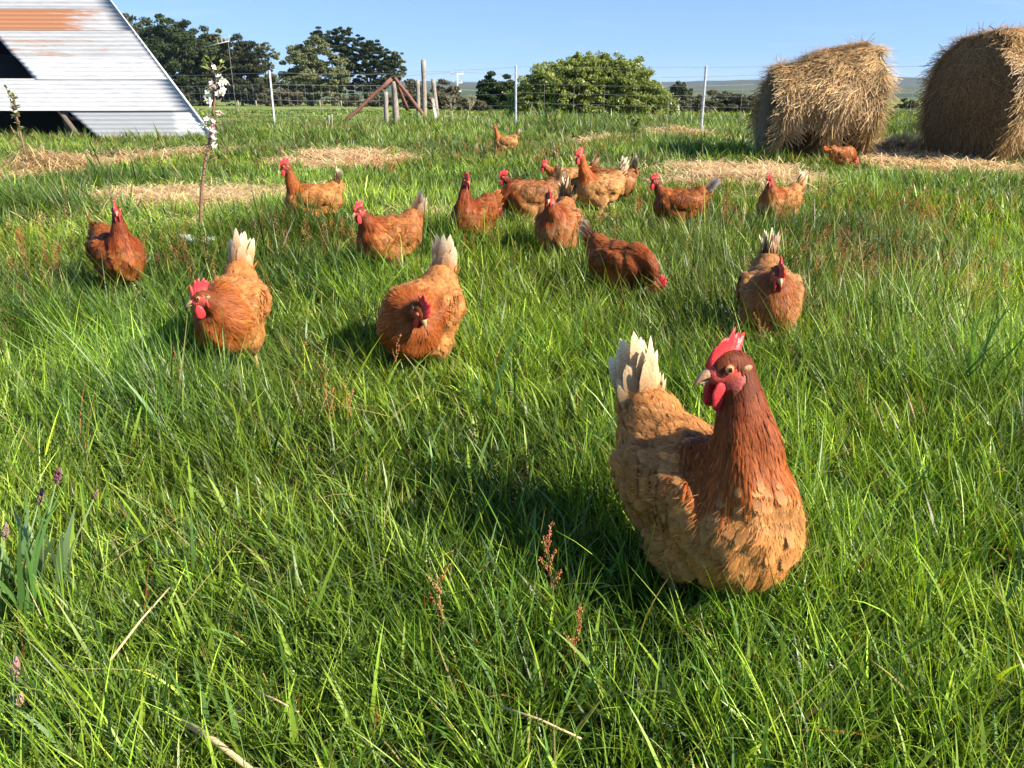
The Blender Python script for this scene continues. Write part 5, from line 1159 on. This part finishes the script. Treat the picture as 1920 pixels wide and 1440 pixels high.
        if Pw:
            a = lambda q: np.array(q); cw = a(Cw); ce = a(Ce); p_ = feathers(rg, a(Pw), a(Nw), a(Dw) + rg.normal(0, .03, (len(Pw), 3)), a(Lw), a(Ww) , a(Lf), np.full(len(Pw), .10), PR_LONG, cw * .9, cw, ce, ce, .10, bvh=bvh); fjoin("wing", [p_], root)
    # --- tail fan
    tp, ts = R(h['tp']), h['ts']; tb = np.array([-.138, 0, .238 - DR]); nfe = 16
    Pt, Nt, Dt, Lt, Wt, Ct, Ctip = [], [], [], [], [], [], []
    for layer in (0, 1, 2):
        cnt = (20, 18, 16)[layer]
        for k in range(cnt):
            f = (k + .5) / cnt * 2 - 1; sy = 1 if k % 2 else -1; g = abs(f)
            pitch = tp + (.26 - .50 * g) * (.7 if layer == 0 else .8) + pr.uniform(-.06, .06) - (.05 * layer); az = f * ts * (.62 + .2 * layer)
            d = np.array([-math.cos(pitch) * math.cos(az), math.sin(az) * (.75), math.sin(pitch)]); d = d / np.linalg.norm(d)
            nrm = np.array([-math.sin(pitch) * .35, math.copysign(1, f) * .95, -math.cos(pitch) * .2]); nrm = unit(nrm - d * nrm.dot(d))
            if h['ts'] > .3: nrm = unit(np.array([math.sin(pitch) * (.9), f * .8, math.cos(pitch) * .6])); nrm = unit(nrm - d * nrm.dot(d))
            L = (.120, .094, .064)[layer] * pr.uniform(.80, 1.08) * (1 - .22 * g * g); Pt.append(tb + np.array([.012 * layer, f * .020, -.01 * layer])); Nt.append(nrm); Dt.append(d); Lt.append(L); Wt.append((.0225, .022, .020)[layer] * pr.uniform(.85, 1.1))
            wk = pr.random(); cc = (pal['tail'] * .55 + pal['back'] * .45) * pr.uniform(.75, 1.15) * (1, .9, .8)[layer]; Ct.append(cc); Ctip.append((pal['tip'], pal['tip'] * .55 + pal['tail'] * .45, pal['edge'])[layer] * pr.uniform(.88, 1.06))
    a = lambda q: np.array(q); ct, cp = a(Ct), a(Ctip)
    p_ = feathers(rg, a(Pt), a(Nt), a(Dt), a(Lt), a(Wt), np.full(len(Pt), .02), rg.uniform(-.12, .16, len(Pt)), PR_TAIL, ct * .9, ct, ct * .78 + cp * .22, cp, .05)
    k_ = 70; f_ = rg.uniform(-1, 1, k_); dq = np.stack([-np.cos(tp) * np.ones(k_) - .25, f_ * ts * .7, np.sin(tp) * np.ones(k_)], -1); dq = unit(dq + rg.normal(0, .10, dq.shape)); nq = unit(np.stack([rg.normal(.2, .5, k_), f_, rg.normal(.3, .4, k_)], -1))
    cq = pal['back'] * rg.uniform(.7, 1.2, k_)[:, None]; p2_ = feathers(rg, tb + np.stack([rg.uniform(-.012, .03, k_), f_ * .026, rg.uniform(-.03, .006, k_)], -1), nq, dq, rg.uniform(.035, .062, k_), rg.uniform(.012, .02, k_), np.full(k_, .04), np.full(k_, .06), PR_ROUND, cq * .7, cq, cq * .5 + pal['edge'] * .5, pal['edge'] * np.ones((k_, 1)), .12)
    fjoin("tail", [p_], root, M_TAIL); fjoin("tail_covert", [p2_], root)
    # fluff at the tail root
    # --- head parts
    def hp(mb, name, mt): return mb.build(name, mt, root)
    K, rows = 49, 5; Vc, Fc = [], []
    pts_n = 6.0; rs = pr.uniform(-1, 1)
    for side in (1, -1):
        for i in range(K):
            s = i / (K - 1); an = R(12 + 118 * s)          # around the skull from the bill to the nape
            bx, bz = .022 * math.cos(an) * 1.15, .0175 * math.sin(an) + .002; dirx, dirz = math.cos(R(70 + 74 * s)), math.sin(R(70 + 74 * s))
            if s < .12: env = .007 + s * .03
            else: env = .0095 + .024 * math.sin(math.pi * min(1, ((s - .12) / .88) ** 1.25 * .80 + .08)) ** .9
            ph = (s * pts_n + .22 * math.sin(s * 9 + idx)) % 1.0; tooth = 1 - abs(ph - .62) / (.62 if ph < .62 else .38); hgt = h.get('cs', .92) * env * (.74 + .30 * tooth) * (1 + .12 * math.sin(s * 23 + idx * 2)) * (1 if s < .97 else .7)
            for r_ in range(rows):
                f = r_ / (rows - 1); th = (.0036 * (1 - f) + .0009 * (1 if f < 1 else .3)) * side
                lean = .006 * f * f * math.sin(s * 5 + rs * 2) + rs * .004 * f
                Vc.append(HM @ Vector((bx - dirx * .003 + dirx * hgt * f, th + lean, bz - .004 + dirz * hgt * f)))
    for sd in (0, 1):
        o_ = sd * K * rows
        for i in range(K - 1):
            for r_ in range(rows - 1):
                a_ = o_ + i * rows + r_; qd = (a_, a_ + rows, a_ + rows + 1, a_ + 1); Fc.append(qd if sd == 0 else qd[::-1])
    hK = K * rows
    for i in range(K - 1): a_ = i * rows + rows - 1; Fc.append((a_, a_ + rows, a_ + rows + hK, a_ + hK))
    for r_ in range(rows - 1):
        for a_ in (r_, (K - 1) * rows + r_): Fc.append((a_, a_ + 1, a_ + 1 + hK, a_ + hK))
    mb = MB(); mb.add(Vc, Fc, (.62, .035, .04)); hp(mb, "comb", M_COMB)
    for sy in (-1, 1):
        def drop(u): w = 1 + .30 * (-u.z); return Vector((u.x * w * (1 + .06 * math.sin(u.z * 6)), u.y, u.z))
        mb = MB(); mb.ball((.0150, sy * .0080, -.0265), (.0112, .0030, .0175), HM, 16, 12, (.64, .04, .045), drop); hp(mb, "wattle", M_COMB)
        mb = MB(); mb.ball((-.0075, sy * .0172, -.0150), (.0042, .0018, .0085), HM, 10, 8, (.58, .04, .04), drop); hp(mb, "earlobe", M_COMB)
        mb = MB(); mb.ball((-.0125, sy * .0162, -.0005), (.0062, .0020, .0036), HM, 10, 8, (.36, .19, .075)); hp(mb, "ear_tuft", M_BODY)
        ec = Vector((.0085, sy * .0142, .0040)); mb = MB(); mb.ball((0, 0, 0), (.0049,) * 3, None, 20, 14)
        out_d = Vector((.28, sy * .95, .05)).normalized(); cols = []
        for v in mb.v:
            an = Vector(v).normalized().dot(out_d); cols.append((.005, .004, .004) if an > .84 else ((.80, .34, .08) if an > .50 else (.50, .10, .07)))
        mb.v = [tuple(HM @ (Vector(v) + ec)) for v in mb.v]; mb.c = cols; hp(mb, "eye", M_EYE)
        mb = MB(); a1 = out_d.orthogonal().normalized(); b1 = out_d.cross(a1); cpt = ec + out_d * .0024
        mb.tube([HM @ (cpt + a1 * .0046 * math.cos(k * math.pi / 8) + b1 * .0046 * math.sin(k * math.pi / 8)) for k in range(17)], .0007 * hs, 6, (.52, .13, .10), caps=False); hp(mb, "eyelid", M_COMB)
    mb = MB()
    def mand(x0, z0, L, dz, pw, hw, hh, c0, c1, flip=1):
        Vm, Cm, nr, nc = [], [], 9, 12
        for i in range(nr):
            t = i / (nr - 1); cx_ = x0 + L * t; cz = z0 + dz * t ** pw; w_ = hw * (1 - t) ** .75 + .0005; h_ = hh * (1 - t) ** .62 + .0005
            for k in range(nc):
                an = 2 * math.pi * k / nc; zz = math.sin(an); zz = zz * (1 if zz * flip > 0 else .38); Vm.append(HM @ Vector((cx_, w_ * math.cos(an), cz + h_ * zz))); Cm.append(tuple(c0[q] * (1 - t) + c1[q] * t for q in range(3)))
        Fm = [(i * nc + k, i * nc + (k + 1) % nc, (i + 1) * nc + (k + 1) % nc, (i + 1) * nc + k) for i in range(nr - 1) for k in range(nc)] + [tuple((nr - 1) * nc + k for k in range(nc))]
        b_ = len(mb.v); mb.add(Vm, Fm); mb.c[b_:] = Cm
    mand(.021, -.0025, .0225, -.0088, 2.3, .0075, .0070, (.60, .34, .18), (.30, .15, .07)); mand(.018, -.0060, .0190, -.0044, 1.2, .0060, .0038, (.62, .46, .28), (.5, .36, .2), -1)
    hp(mb, "beak", M_BEAK)
for i, h in enumerate(HENS): make_hen(i, h)

# ------------------------------------------------------------------ air
mb = MB(); mb.box((0, 3750, 20), (6900, 4100, 75)); m, nt, p, out = mat("thin_air"); nt.nodes.remove(p)
pv = N(nt, "ShaderNodeVolumePrincipled"); pv.inputs['Density'].default_value = .00008; pv.inputs['Color'].default_value = (.62, .76, 1, 1); nt.links.new(pv.outputs[0], out.inputs['Volume'])
o = mb.build("haze", m, smooth=False); o['kind'] = 'stuff'; setp(o, "thin bluish haze over the far hills", "haze")
